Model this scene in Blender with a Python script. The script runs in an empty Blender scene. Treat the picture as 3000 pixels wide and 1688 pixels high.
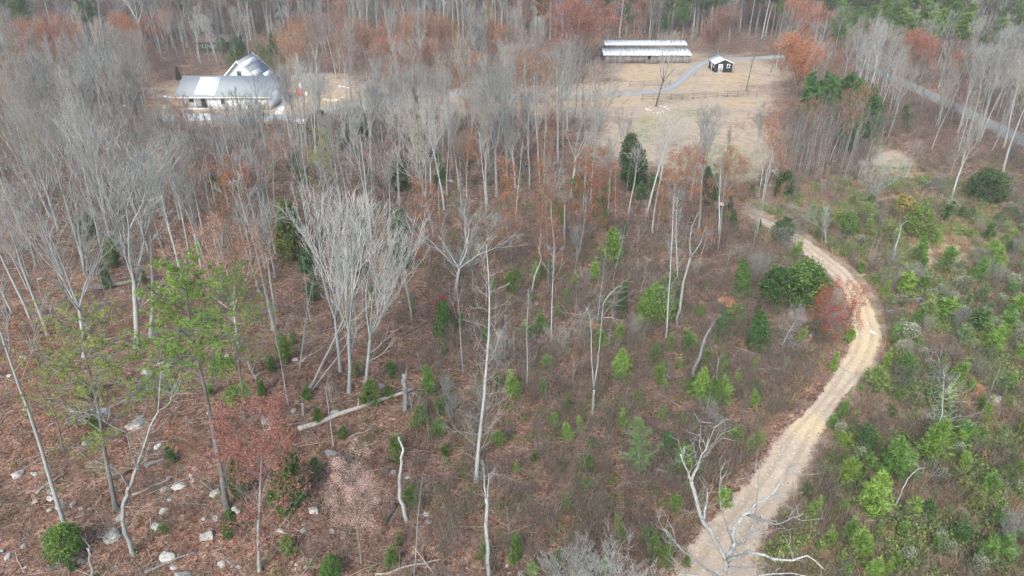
import bpy, math, random
import numpy as np
from mathutils import Vector, Matrix

# ------------------------------------------------------------------ camera, sky, sun, exposure
scene = bpy.context.scene
COL = scene.collection
FPX, PW, PH = 2027.0, 3000.0, 1688.0          # the photograph's focal length and size in pixels
PITCH, CAMH = math.radians(28.0), 33.0        # drone: 33 m up, looking 28 degrees down
cam_data = bpy.data.cameras.new("camera")
cam_data.sensor_width = 36.0
cam_data.lens = 36.0 * FPX / PW
cam_data.clip_start, cam_data.clip_end = 0.5, 6000.0
cam = bpy.data.objects.new("camera", cam_data)
COL.objects.link(cam)
cam.location = (0, 0, CAMH)
cam.rotation_euler = (math.radians(90) - PITCH, 0, 0)
scene.camera = cam

SUN_EL, SUN_AZ = math.radians(40), math.radians(200)
world = bpy.data.worlds.new("World")
scene.world = world
world.use_nodes = True
wn = world.node_tree.nodes
sky = wn.new("ShaderNodeTexSky")
sky.sky_type = 'NISHITA'
sky.sun_disc = False
sky.sun_elevation = SUN_EL
sky.sun_rotation = SUN_AZ
sky.air_density, sky.dust_density, sky.ozone_density = 1.0, 3.0, 1.0
wn["Background"].inputs["Strength"].default_value = 0.13
world.node_tree.links.new(sky.outputs[0], wn["Background"].inputs["Color"])
sun_data = bpy.data.lights.new("sun", 'SUN')
sun_data.energy, sun_data.angle, sun_data.color = 1.3, math.radians(25), (1.0, 0.99, 0.965)
sun = bpy.data.objects.new("sun", sun_data)
COL.objects.link(sun)
# light comes from azimuth SUN_AZ (behind the camera, a little to the left)
sun.rotation_euler = (math.radians(90) - SUN_EL, 0, math.radians(180) - SUN_AZ)
scene.view_settings.view_transform = 'Standard'
scene.view_settings.look = 'None'
scene.view_settings.exposure = 1.3
scene.view_settings.gamma = 1.0
scene.cycles.use_denoising = True
scene.cycles.denoising_prefilter = 'NONE'
scene.cycles.max_bounces = 4
scene.cycles.diffuse_bounces = 2
scene.cycles.transparent_max_bounces = 6
scene.cycles.adaptive_threshold = 0.03
scene.cycles.volume_bounces = 0

# ------------------------------------------------------------------ picking points on the land
CP, SP = math.cos(PITCH), math.sin(PITCH)

def height(x, y):
    """gentle swells of the ground, dying out towards the house and barn"""
    f = np.clip((150.0 - y) / 45.0, 0, 1) * np.clip((400 - np.abs(x)) / 200.0, 0, 1)
    f = f * f * (3 - 2 * f)
    return f * (0.45 * np.sin(x * 0.085 + 1.0) * np.sin(y * 0.07 + 0.4) + 0.3 * np.sin(x * 0.05 - y * 0.11 + 2.0))

def ray(px, py):
    a, b = (px - PW / 2) / FPX, -(py - PH / 2) / FPX
    return np.array([a, CP + b * SP, -SP + b * CP])

def P(px, py):
    d = ray(px, py)
    z = 0.0
    for _ in range(8):
        t = (z - CAMH) / d[2]
        z = float(height(d[0] * t, d[1] * t))
    return Vector((d[0] * t, d[1] * t, z))

def at_depth(px, py, Y):
    d = ray(px, py)
    t = Y / d[1]
    return Vector((d[0] * t, Y, CAMH + d[2] * t))

def project(x, y, z):
    """ground arrays -> photograph pixels (used to lay out zones)"""
    zc = y * CP - (z - CAMH) * SP
    yc = y * SP + (z - CAMH) * CP
    zc = np.where(zc < 1e-3, 1e-3, zc)
    return PW / 2 + FPX * x / zc, PH / 2 - FPX * yc / zc

def gz(x, y):
    return float(height(np.float64(x), np.float64(y)))

# ------------------------------------------------------------------ materials
def new_mat(name):
    m = bpy.data.materials.new(name)
    m.use_nodes = True
    nt = m.node_tree
    nt.nodes.clear()
    out = nt.nodes.new("ShaderNodeOutputMaterial")
    return m, nt, out

class N:
    """tiny node-building helper"""
    def __init__(s, nt): s.nt = nt
    def node(s, t, **kw):
        n = s.nt.nodes.new(t)
        for k, v in kw.items(): setattr(n, k, v)
        return n
    def link(s, a, b): s.nt.links.new(a, b)
    def put(s, sock, v):
        if hasattr(v, "is_output"): s.link(v, sock)
        elif isinstance(v, tuple) and len(v) == 3 and sock.type == 'RGBA': sock.default_value = (*v, 1)
        else: sock.default_value = v
    def coord(s, which="Object"): return s.node("ShaderNodeTexCoord").outputs[which]
    def pos(s): return s.node("ShaderNodeNewGeometry").outputs["Position"]
    def island(s): return s.node("ShaderNodeNewGeometry").outputs["Random Per Island"]
    def info(s, w): return s.node("ShaderNodeObjectInfo").outputs[w]
    def mapping(s, v, scale):
        n = s.node("ShaderNodeMapping"); s.link(v, n.inputs[0]); n.inputs["Scale"].default_value = scale; return n.outputs[0]
    def noise(s, v, scale, detail=4, rough=0.6, dist=0.0, w="Fac"):
        n = s.node("ShaderNodeTexNoise"); s.link(v, n.inputs["Vector"])
        n.inputs["Scale"].default_value = scale; n.inputs["Detail"].default_value = detail
        n.inputs["Roughness"].default_value = rough; n.inputs["Distortion"].default_value = dist
        return n.outputs[w]
    def voronoi(s, v, scale, w="Color", rnd=1.0):
        n = s.node("ShaderNodeTexVoronoi"); s.link(v, n.inputs["Vector"]); n.inputs["Scale"].default_value = scale
        n.inputs["Randomness"].default_value = rnd
        return n.outputs[w]
    def ramp(s, f, stops):
        n = s.node("ShaderNodeValToRGB"); s.put(n.inputs[0], f)
        e = n.color_ramp.elements
        while len(e) < len(stops): e.new(0.5)
        for i, (p, c) in enumerate(stops):
            e[i].position = p; e[i].color = (*c, 1) if isinstance(c, tuple) else (c, c, c, 1)
        return n.outputs[0]
    def rng(s, f, a, b, c=0.0, d=1.0):
        n = s.node("ShaderNodeMapRange"); s.put(n.inputs[0], f)
        for i, q in enumerate((a, b, c, d)): n.inputs[i + 1].default_value = q
        return n.outputs[0]
    def mix(s, f, a, b, blend='MIX'):
        n = s.node("ShaderNodeMix", data_type='RGBA', blend_type=blend)
        s.put(n.inputs[0], f); s.put(n.inputs[6], a); s.put(n.inputs[7], b)
        return n.outputs[2]
    def math(s, op, a, b=0.5, clamp=False):
        n = s.node("ShaderNodeMath", operation=op, use_clamp=clamp)
        s.put(n.inputs[0], a); s.put(n.inputs[1], b)
        return n.outputs[0]
    def scale(s, c, f):
        n = s.node("ShaderNodeVectorMath", operation='SCALE'); s.put(n.inputs[0], c); s.put(n.inputs["Scale"], f); return n.outputs[0]
    def attr(s, name, w="Color"):
        return s.node("ShaderNodeAttribute", attribute_name=name).outputs[w]
    def sep(s, c):
        n = s.node("ShaderNodeSeparateColor"); s.link(c, n.inputs[0]); return n.outputs
    def bump(s, h, strength, dist=0.05):
        n = s.node("ShaderNodeBump"); s.put(n.inputs["Height"], h)
        n.inputs["Strength"].default_value = strength; n.inputs["Distance"].default_value = dist
        return n.outputs[0]
    def bsdf(s, col, rough=0.9, normal=None, spec=0.25, metal=0.0):
        n = s.node("ShaderNodeBsdfPrincipled")
        s.put(n.inputs["Base Color"], col); s.put(n.inputs["Roughness"], rough)
        n.inputs["Specular IOR Level"].default_value = spec; n.inputs["Metallic"].default_value = metal
        if normal is not None: s.link(normal, n.inputs["Normal"])
        return n.outputs[0]

def simple_mat(name, col, rough=0.8, var=0.15, scale=3.0, spec=0.25, metal=0.0, bump=0.0):
    m, nt, out = new_mat(name); g = N(nt)
    nz = g.noise(g.coord(), scale, 5)
    c = g.scale(col, g.rng(nz, 0.25, 0.75, 1 - var, 1 + var))
    g.link(g.bsdf(c, rough, g.bump(nz, bump) if bump else None, spec, metal), out.inputs[0])
    return m

def make_bark(name, const=None, lo=0.62, dark=0.0):
    m, nt, out = new_mat(name); g = N(nt)
    base = const if const else g.info("Color")
    co = g.coord()
    streak = g.noise(g.mapping(co, (6, 6, 1.2)), 2.2, 5, 0.7)
    patch = g.noise(co, 0.9, 4, 0.6)
    c = g.scale(base, g.rng(streak, 0.3, 0.72, lo, 1.28))
    if dark: c = g.mix(g.rng(g.noise(co, 1.7, 5, 0.7), 0.54, 0.66, 0, dark), c, (0.10, 0.092, 0.08))
    c = g.mix(g.rng(patch, 0.5, 0.68, 0.0, 0.5), c, (0.39, 0.43, 0.40))
    c = g.scale(c, g.rng(g.info("Random"), 0, 1, 0.82, 1.16))
    g.link(g.bsdf(c, 0.95, g.bump(streak, 0.5, 0.03), 0.1), out.inputs[0])
    return m

def make_leaf(name, const=None, lo=0.5, hi=1.45, shift=(0.12, 0.07, 0.05), transl=0.3):
    m, nt, out = new_mat(name); g = N(nt)
    base = const if const else g.info("Color")
    r = g.island()
    c = g.scale(base, g.rng(r, 0, 1, lo, hi))
    r2 = g.math('FRACT', g.math('MULTIPLY', r, 17.31))
    c = g.mix(g.rng(r2, 0.72, 1.0, 0.0, 0.55), c, shift)
    clump = g.noise(g.coord(), 1.1, 3)
    c = g.scale(c, g.rng(clump, 0.3, 0.7, 0.75, 1.22))
    d = g.bsdf(c, 0.75, None, 0.2)
    t = g.node("ShaderNodeBsdfTranslucent"); g.put(t.inputs[0], c)
    mx = g.node("ShaderNodeMixShader"); mx.inputs[0].default_value = transl
    g.link(d, mx.inputs[1]); g.link(t.outputs[0], mx.inputs[2])
    g.link(mx.outputs[0], out.inputs[0])
    return m

BARK = make_bark("bark")
LEAF = make_leaf("dry_leaf", shift=(0.30, 0.19, 0.10))
NEEDLE = make_leaf("needle", shift=(0.16, 0.22, 0.05), lo=0.6, hi=1.4)
TWIG_STUFF = make_bark("brush_stem", (0.20, 0.172, 0.145))
STICK = make_bark("dead_stick", (0.36, 0.325, 0.29))
LITTER = make_leaf("litter_leaf", (0.25, 0.122, 0.070), 0.3, 1.7, (0.42, 0.34, 0.29), 0.1)
BRUSHLEAF = make_leaf("brush_leaf", (0.21, 0.125, 0.082), 0.5, 1.5, (0.28, 0.2, 0.13), 0.25)
STRAW = make_leaf("straw", (0.44, 0.33, 0.205), 0.6, 1.4, (0.42, 0.22, 0.10), 0.3)
LOWGREEN = make_leaf("low_green", (0.22, 0.31, 0.10), 0.6, 1.4, (0.30, 0.30, 0.14), 0.3)
WEED = make_leaf("weed", (0.18, 0.225, 0.09), 0.6, 1.4, (0.22, 0.2, 0.07), 0.3)

def make_ground():
    m, nt, out = new_mat("woodland_ground"); g = N(nt)
    p = g.pos()
    z1 = g.sep(g.attr("zone")); z2 = g.sep(g.attr("zone2"))
    big = g.noise(p, 0.16, 5, 0.6)
    mid = g.noise(p, 1.1, 5, 0.65)
    fine = g.noise(p, 7.0, 4, 0.7)
    leafv = g.voronoi(p, 5.5)
    rnd = g.sep(leafv)
    # leaf litter
    litter = g.ramp(rnd[0], [(0.0, (0.045, 0.032, 0.028)), (0.3, (0.150, 0.078, 0.050)), (0.62, (0.255, 0.145, 0.096)), (0.86, (0.32, 0.225, 0.17)), (1.0, (0.56, 0.47, 0.39))])
    litter = g.mix(g.rng(big, 0.35, 0.65, 0, 0.7), litter, (0.215, 0.098, 0.056), 'MIX')
    litter = g.mix(0.55, litter, g.ramp(rnd[1], [(0.0, (0.07, 0.048, 0.036)), (0.5, (0.19, 0.118, 0.082)), (1.0, (0.34, 0.26, 0.20))]))
    litter = g.scale(litter, g.rng(mid, 0.3, 0.7, 0.55, 1.4))
    litter = g.scale(litter, g.rng(g.noise(p, 0.33, 5, 0.65), 0.32, 0.68, 0.68, 1.32))
    litter = g.mix(g.rng(g.noise(p, 0.45, 4), 0.56, 0.7, 0, 0.6), litter, (0.16, 0.135, 0.10))
    # straw pasture
    straw = g.ramp(mid, [(0.25, (0.24, 0.195, 0.145)), (0.42, (0.37, 0.305, 0.225)), (0.58, (0.45, 0.36, 0.26)), (0.8, (0.31, 0.295, 0.185))])
    straw = g.mix(g.rng(fine, 0.5, 0.75, 0, 0.5), straw, (0.43, 0.38, 0.31))
    orange = g.ramp(g.noise(p, 0.6, 5), [(0.3, (0.33, 0.235, 0.145)), (0.5, (0.44, 0.34, 0.22)), (0.7, (0.50, 0.40, 0.27))])
    green = g.ramp(mid, [(0.3, (0.16, 0.19, 0.085)), (0.5, (0.22, 0.26, 0.12)), (0.62, (0.32, 0.29, 0.20)), (0.8, (0.36, 0.32, 0.24))])
    # rough dry field on the cleared side
    field = g.ramp(g.noise(p, 0.5, 5, 0.7), [(0.3, (0.17, 0.13, 0.095)), (0.5, (0.30, 0.235, 0.165)), (0.68, (0.44, 0.35, 0.245)), (0.85, (0.25, 0.25, 0.13))])
    field = g.scale(field, g.rng(fine, 0.3, 0.7, 0.65, 1.3))
    br = g.math('ADD', g.rng(g.noise(p, 0.9, 5, 0.7), 0.3, 0.7, -0.3, 0.3), g.rng(g.noise(p, 0.13, 4), 0.3, 0.7, -0.4, 0.4))
    def edge(w): return g.math('MULTIPLY', g.rng(g.math('ADD', w, br), 0.25, 1.0), g.rng(w, 0.0, 0.15))
    col = g.mix(edge(z2[0]), litter, field)
    col = g.mix(edge(z1[0]), col, straw)
    col = g.mix(g.math('MULTIPLY', g.math('MULTIPLY', edge(z1[1]), g.rng(g.noise(p, 0.5, 5, 0.7), 0.36, 0.6)), 0.85), col, green)
    col = g.mix(edge(z1[2]), col, orange)
    hgt = g.math('ADD', g.math('MULTIPLY', fine, 0.5), g.math('MULTIPLY', rnd[2], 0.5))
    g.link(g.bsdf(col, 0.95, g.bump(hgt, 0.8, 0.12), 0.1), out.inputs[0])
    return m

def make_track(name, stops, patch_col, patch_amt, ragged=True, fine_scale=9.0):
    """dirt or gravel sheet; its ragged rim follows the strip's 'rim' attribute"""
    m, nt, out = new_mat(name); g = N(nt)
    p = g.pos()
    mid = g.noise(p, 0.8, 6, 0.65); fine = g.noise(p, fine_scale, 4, 0.7); big = g.noise(p, 0.22, 4)
    col = g.ramp(mid, stops)
    yel = g.attr("clay", "Fac")
    col = g.mix(g.math('MULTIPLY', g.rng(g.math('ADD', yel, g.rng(big, 0.3, 0.7, -0.5, 0.5)), 0.1, 1.0), patch_amt), col, patch_col)
    col = g.scale(col, g.rng(fine, 0.25, 0.75, 0.78, 1.2))
    rim = g.attr("rim", "Fac")
    rut = g.attr("rut", "Fac")
    col = g.scale(col, g.rng(g.math('MULTIPLY', rut, g.rng(mid, 0.3, 0.6)), 0, 1, 1.0, 0.66))
    speck = g.sep(g.voronoi(p, 7.0))
    col = g.mix(g.rng(speck[0], 0.93, 0.96, 0, 0.6), col, (0.62, 0.57, 0.5))
    b = g.bsdf(col, 0.95, g.bump(g.math('ADD', fine, mid), 0.6, 0.08), 0.1)
    if ragged:
        tr = g.node("ShaderNodeBsdfTransparent")
        dith = g.math('ADD', g.rng(g.noise(p, 1.3, 6, 0.8), 0.25, 0.75, -0.45, 0.45), g.rng(g.noise(p, 14.0, 3, 0.8), 0.25, 0.75, -0.4, 0.4))
        a = g.math('GREATER_THAN', g.math('ADD', rim, dith), 0.5)
        mx = g.node("ShaderNodeMixShader"); g.link(a, mx.inputs[0])
        g.link(tr.outputs[0], mx.inputs[1]); g.link(b, mx.inputs[2]); b = mx.outputs[0]
    g.link(b, out.inputs[0])
    return m

def make_rock():
    m, nt, out = new_mat("lichen_rock"); g = N(nt)
    co = g.coord()
    n1 = g.noise(co, 2.2, 6, 0.65); n2 = g.noise(co, 9, 4, 0.6)
    c = g.ramp(n1, [(0.3, (0.30, 0.29, 0.26)), (0.5, (0.50, 0.49, 0.45)), (0.7, (0.62, 0.61, 0.56))])
    c = g.mix(g.rng(n2, 0.5, 0.66, 0, 0.5), c, (0.36, 0.40, 0.33))
    c = g.mix(g.rng(g.noise(co, 3.5, 3), 0.6, 0.66, 0, 0.8), c, (0.15, 0.145, 0.125))
    c = g.scale(c, g.rng(g.info("Random"), 0, 1, 0.6, 1.0))
    g.link(g.bsdf(c, 0.9, g.bump(n2, 0.6, 0.05), 0.15), out.inputs[0])
    return m

ROCK = make_rock()
QUARTZ = simple_mat("quartz", (0.74, 0.73, 0.69), 0.8, 0.15, 4.0)
SOIL = simple_mat("orange_clay", (0.50, 0.24, 0.09), 0.95, 0.35, 2.5, 0.1, 0, 0.5)
GROUND = make_ground()
DIRT = make_track("track_dirt", [(0.25, (0.34, 0.265, 0.19)), (0.45, (0.47, 0.38, 0.28)), (0.62, (0.55, 0.455, 0.34)), (0.8, (0.42, 0.34, 0.26))], (0.62, 0.49, 0.30), 0.85)
GRAVEL = make_track("drive_gravel", [(0.25, (0.27, 0.275, 0.26)), (0.5, (0.34, 0.355, 0.345)), (0.75, (0.41, 0.42, 0.405))], (0.36, 0.35, 0.31), 0.5)
ASPHALT = make_track("road_asphalt", [(0.25, (0.17, 0.178, 0.17)), (0.5, (0.215, 0.225, 0.215)), (0.75, (0.26, 0.265, 0.255))], (0.30, 0.30, 0.28), 0.5, False)
CONCRETE = simple_mat("pale_concrete", (0.66, 0.64, 0.60), 0.85, 0.12, 1.2)

# ------------------------------------------------------------------ mesh and object helpers
def mk(name, V, quads=None, tris=None, mats=(), smooth=True):
    V = np.asarray(V, dtype=np.float32).reshape(-1, 3)
    me = bpy.data.meshes.new(name)
    q = np.zeros((0, 4), int) if quads is None else np.asarray(quads, int).reshape(-1, 4)
    t = np.zeros((0, 3), int) if tris is None else np.asarray(tris, int).reshape(-1, 3)
    me.vertices.add(len(V)); me.vertices.foreach_set("co", V.ravel())
    me.loops.add(len(q) * 4 + len(t) * 3)
    me.loops.foreach_set("vertex_index", np.concatenate([q.ravel(), t.ravel()]).astype(np.int32))
    me.polygons.add(len(q) + len(t))
    st = np.concatenate([np.arange(len(q)) * 4, len(q) * 4 + np.arange(len(t)) * 3]).astype(np.int32)
    me.polygons.foreach_set("loop_start", st)
    me.polygons.foreach_set("loop_total", np.concatenate([np.full(len(q), 4), np.full(len(t), 3)]).astype(np.int32))
    if smooth: me.polygons.foreach_set("use_smooth", np.ones(len(q) + len(t), dtype=bool))
    for m in mats: me.materials.append(m)
    me.update(calc_edges=True)
    return me

def obj(name, me, parent=None, color=None):
    o = bpy.data.objects.new(name, me)
    COL.objects.link(o)
    if parent is not None: o.parent = parent
    if color: o.color = (*color, 1)
    return o

def tag(o, label, cat=None, group=None, kind=None):
    if label: o["label"] = label
    if cat: o["category"] = cat
    if group: o["group"] = group
    if kind: o["kind"] = kind
    return o

def empty(name, loc=(0, 0, 0), rz=0):
    o = bpy.data.objects.new(name, None)
    COL.objects.link(o)
    o.location = loc; o.rotation_euler = (0, 0, rz)
    o.empty_display_size = 0.3
    return o

def norm(a):
    return a / np.maximum(np.linalg.norm(a, axis=-1, keepdims=True), 1e-9)

def tubes(branches, cap=False):
    """branches: (points, radii, sides) -> vertices, quads, tris; alike ones are built together"""
    groups = {}
    for pts, rad, k in branches: groups.setdefault((len(pts), k), []).append((pts, rad))
    VV, QQ, TT, off = [], [], [], 0
    for (n, k), bl in groups.items():
        p = np.array([[tuple(v) for v in b[0]] for b in bl], dtype=float)
        r = np.array([b[1] for b in bl], dtype=float)
        t = norm(np.gradient(p, axis=1))
        ref = np.where(np.abs(t[..., 2:3]) > 0.92, np.array([1.0, 0, 0]), np.array([0, 0, 1.0]))
        # one reference per branch keeps the tube from twisting
        ref = np.broadcast_to(ref[:, :1], t.shape)
        u = norm(np.cross(t, ref)); v = np.cross(t, u)
        an = np.arange(k) * 2 * math.pi / k
        ring = p[:, :, None] + r[:, :, None, None] * (u[:, :, None] * np.cos(an)[:, None] + v[:, :, None] * np.sin(an)[:, None])
        B = len(bl)
        VV.append(ring.reshape(-1, 3))
        idx = off + np.arange(B * n * k).reshape(B, n, k)
        a, b = idx[:, :-1], idx[:, 1:]
        QQ.append(np.stack([a, np.roll(a, -1, 2), np.roll(b, -1, 2), b], -1).reshape(-1, 4))
        if cap:
            for e, flip in ((idx[:, 0], True), (idx[:, -1], False)):
                for j in range(1, k - 1):
                    tri = np.stack([e[:, 0], e[:, j], e[:, j + 1]], -1)
                    TT.append(tri[:, ::-1] if flip else tri)
        off += B * n * k
    V = np.concatenate(VV) if VV else np.zeros((0, 3))
    Q = np.concatenate(QQ) if QQ else np.zeros((0, 4), int)
    T = np.concatenate(TT) if TT else None
    return V, Q, T

def tube_mesh(name, branches, mat, cap=False):
    V, Q, T = tubes(branches, cap)
    return mk(name, V, Q, T, [mat])

def box_geo(x0, x1, y0, y1, z0, z1):
    V = [(x0, y0, z0), (x1, y0, z0), (x1, y1, z0), (x0, y1, z0), (x0, y0, z1), (x1, y0, z1), (x1, y1, z1), (x0, y1, z1)]
    Q = [(0, 3, 2, 1), (4, 5, 6, 7), (0, 1, 5, 4), (1, 2, 6, 5), (2, 3, 7, 6), (3, 0, 4, 7)]
    return V, Q

def boxm(name, b, mat):
    V, Q = box_geo(*b)
    return mk(name, V, Q, None, [mat], smooth=False)

def join_geo(parts):
    VV, QQ, off = [], [], 0
    for V, Q in parts:
        VV.append(np.array(V, float)); QQ.append(np.array(Q, int) + off); off += len(V)
    return np.concatenate(VV), np.concatenate(QQ)

def leaf_quads(C, size, rng, flat=0.0):
    """one small bent diamond of two triangles' worth at each centre"""
    C = np.asarray(C, float).reshape(-1, 3); n = len(C)
    a = norm(rng.normal(size=(n, 3)) * np.array([1, 1, 1 - flat])); b = norm(np.cross(a, rng.normal(size=(n, 3))))
    if flat: b = norm(np.cross(np.array([0, 0, 1.0]) + 0.5 * rng.normal(size=(n, 3)), a))
    s = (size * rng.uniform(0.55, 1.35, n))[:, None]
    V = np.stack([C - a * s, C + b * s * 0.55, C + a * s, C - b * s * 0.55], 1).reshape(-1, 3)
    Q = np.arange(n * 4).reshape(n, 4)
    return V, Q

def tuft_tris(C, A, length, n, rng, width=0.028, spread=0.9):
    """sprays of needles: n thin triangles leaving each centre round its axis"""
    C = np.repeat(np.asarray(C, float).reshape(-1, 3), n, 0); A = np.repeat(np.asarray(A, float).reshape(-1, 3), n, 0)
    L = np.repeat(np.broadcast_to(length, len(C) // n), n) * rng.uniform(0.65, 1.2, len(C))
    d = norm(A + spread * rng.normal(size=C.shape))
    s = norm(np.cross(d, rng.normal(size=C.shape))) * (width * L / 0.3)[:, None]
    V = np.stack([C - s, C + s, C + d * L[:, None]], 1).reshape(-1, 3)
    return V, np.arange(len(V)).reshape(-1, 3)

# ------------------------------------------------------------------ trees, grown once per kind
class Grow:
    def __init__(s, seed):
        s.r = random.Random(seed); s.np = np.random.default_rng(seed)
        s.trunk, s.crown, s.tips = [], [], []
    def rv(s): return Vector((s.r.gauss(0, 1), s.r.gauss(0, 1), s.r.gauss(0, 1)))
    def stem(s, p, d, L, r0, r1, n, wander=0.05, tropism=0.03, k=7, store=None):
        pts, d = [p.copy()], d.normalized()
        for i in range(n):
            d = (d + s.rv() * wander + Vector((0, 0, tropism))).normalized()
            p = p + d * (L / n); pts.append(p.copy())
        rad = [r0 + (r1 - r0) * (i / n) for i in range(n + 1)]
        (s.trunk if store is None else store).append((pts, rad, k))
        return pts, rad, d
    def turn(s, d, ang, az=None):
        a = d.orthogonal().normalized(); a.rotate(Matrix.Rotation(s.r.uniform(0, 6.283) if az is None else az, 3, d))
        return (d * math.cos(ang) + a * math.sin(ang)).normalized()
    def limb(s, p, d, L, r, lvl, o):
        big = r > 0.05
        n = 4 if L > 1.6 else 3 if L > 0.7 else 2
        pts, rad, d = s.stem(p, d, L, r, max(r * 0.55, o['rmin'] * 0.6), n, o['wander'], o['trop'], 5 if r > 0.07 else 3, s.trunk if r > o.get('trunk_r', 0.09) else s.crown)
        if lvl <= 0:
            s.tips.append((pts[-1], d)); 
            if lvl == 0:
                for _ in range(o['twigs']):
                    i = s.r.randint(1, n)
                    s.limb(pts[i], s.turn(d, s.r.uniform(0.3, 0.8)), L * s.r.uniform(0.4, 0.8), max(r * 0.5, o['rmin']), -1, o)
            return
        k = 3 if s.r.random() < o['tri'] else 2
        az = s.r.uniform(0, 6.283)
        for j in range(k):
            s.limb(pts[-1], s.turn(d, s.r.uniform(*o['fork']), az + j * 6.283 / k + s.r.uniform(-.4, .4)), L * s.r.uniform(0.62, 0.86), max(r * s.r.uniform(0.5, 0.66), o['rmin']), lvl - 1, o)
        for _ in range(o['side']):
            i = s.r.randint(1, n - 1) if n > 2 else 1
            s.limb(pts[i], s.turn(d, s.r.uniform(*o.get('sang', (0.5, 1.0)))), L * s.r.uniform(0.35, 0.65), max(rad[i] * 0.4, o['rmin']), max(lvl - 2, 0) if lvl > 1 else -1, o)

BASE = dict(rmin=0.011, wander=0.09, trop=0.07, twigs=4, tri=0.3, fork=(0.2, 0.5), side=2)

def flare(pts, rad):
    rad[0] *= 1.5
    if len(rad) > 2: rad[1] *= 1.08
    return pts, rad

def vase(seed, H=18.0, tf=0.42, nmain=4, spread=0.42, lvl=4, r0=0.24, stems=1, **kw):
    """a trunk that opens into a fan of rising limbs"""
    g = Grow(seed); o = dict(BASE, **kw)
    for sidx in range(stems):
        d0 = Vector((0, 0, 1)) if stems == 1 else g.turn(Vector((0, 0, 1)), 0.12, sidx * 2.4)
        p0 = Vector((0, 0, -0.25)) if stems == 1 else Vector((0.3 * math.cos(sidx * 2.4), 0.3 * math.sin(sidx * 2.4), -0.25))
        pts, rad, d = g.stem(p0, d0, H * tf, r0, r0 * 0.72, 7, 0.025, 0.02, 8)
        flare(pts, rad)
        az = g.r.uniform(0, 6.28)
        L = H * (1 - tf) * 0.42
        for j in range(nmain):
            g.limb(pts[-1] - Vector((0, 0, 0.1)), g.turn(d, spread * g.r.uniform(0.5, 1.15), az + j * 6.283 / nmain), L * g.r.uniform(0.8, 1.15), r0 * 0.5, lvl, o)
        for j in range(2):
            g.limb(pts[4 + j], g.turn(d, g.r.uniform(0.6, 1.1)), L * 0.5, r0 * 0.22, 1, o)
    return g

def leader(seed, H=18.0, tf=0.45, nb=16, r0=0.2, lvl=2, ang=(0.6, 1.05), blen=0.24, **kw):
    """a straight forest tree: one stem to the top with side limbs above tf"""
    g = Grow(seed); o = dict(BASE, **dict(dict(trop=0.1), **kw))
    pts, rad, d = g.stem(Vector((0, 0, -0.25)), Vector((0, 0, 1)), H, r0, 0.03, 12, 0.03, 0.03, 7)
    flare(pts, rad)
    for j in range(nb):
        f = tf + (0.97 - tf) * (j + g.r.random()) / nb
        x = f * 12; i = min(int(x), 11); p = pts[i].lerp(pts[i + 1], x - i)
        r = rad[i] * o.get('ratio', 0.42)
        L = H * blen * (1.0 - 0.62 * (f - tf) / (1 - tf)) * g.r.uniform(0.65, 1.15)
        g.limb(p, g.turn(Vector((0, 0, 1)), g.r.uniform(*ang), j * 2.4 + g.r.uniform(-.5, .5)), L, max(r, 0.02), lvl, o)
    return g

def build(name, g, leaf=None, bark=BARK):
    """meshes of one grown kind: trunk, crown and, if asked for, leaves"""
    v = {}
    v['h'] = max(max(p.z for p in b[0]) for b in g.trunk + g.crown)
    v['trunk'] = tube_mesh(name + "_trunk", g.trunk, bark)
    if g.crown: v['crown'] = tube_mesh(name + "_crown", g.crown, bark)
    if leaf:
        keep, per, size, spread, mat = leaf
        C = [np.array(t[0]) for t in g.tips if g.r.random() < keep]
        C = np.repeat(np.array(C), per, 0)
        C = C + g.np.normal(size=C.shape) * spread
        V, Q = leaf_quads(C, size, g.np)
        v['leaves'] = mk(name + "_leaves", V, Q, None, [mat], smooth=False)
    return v

def pine(seed, H=16.0, tf=0.55, nb=26, blen=0.26, r0=0.2, tuft=0.42, per=16, flat=0.3, droop=0.0, density=1.0, width=0.03, inner=0.3):
    g = Grow(seed)
    pts, rad, d = g.stem(Vector((0, 0, -0.25)), Vector((0, 0, 1)), H, r0, 0.03, 12, 0.02, 0.03, 7)
    flare(pts, rad)
    C, A = [], []
    for j in range(nb):
        f = tf + (0.985 - tf) * (j + g.r.random()) / nb
        x = f * 12; i = min(int(x), 11); p = pts[i].lerp(pts[i + 1], x - i)
        q = (f - tf) / (1 - tf)
        L = H * blen * (1.0 - 0.75 * q) * g.r.uniform(0.55, 1.15) * (0.6 + 0.4 * min(1, q * 4))
        dd = g.turn(Vector((0, 0, 1)), g.r.uniform(0.85, 1.4) - 0.45 * q + droop, j * 2.4 + g.r.uniform(-.5, .5))
        bp, br, bd = g.stem(p, dd, L, max(rad[i] * 0.3, 0.025), 0.015, 4, 0.1, 0.05, 4, g.crown)
        for t in range(int(density * (3 + L * 3.2))):
            fr = g.r.uniform(inner, 1.0); xi = min(int(fr * 4), 3)
            c = bp[xi].lerp(bp[xi + 1], fr * 4 - xi)
            side = g.rv() * 0.42 * (0.3 + fr) * L * 0.35
            side.z *= flat
            e = c + side
            g.crown.append(([c, e], [0.014, 0.009], 3))
            C.append(tuple(e)); A.append((bd.x * 0.4 + side.x * 0.3, bd.y * 0.4 + side.y * 0.3, 0.75))
    for t in range(4):
        C.append(tuple(pts[-1] - Vector((0, 0, 0.25 * t)))); A.append((0, 0, 1))
    v = build("pine%d" % seed, g)
    V, T = tuft_tris(C, A, tuft, per, g.np, width)
    v['leaves'] = mk("pine%d_needles" % seed, V, None, T, [NEEDLE], smooth=False)
    v['h'] = H
    return v

def stubs(g, lo, hi, n, L):
    """dead branch stubs under a pine's crown"""
    pts = g.trunk[0][0]
    return g

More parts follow.
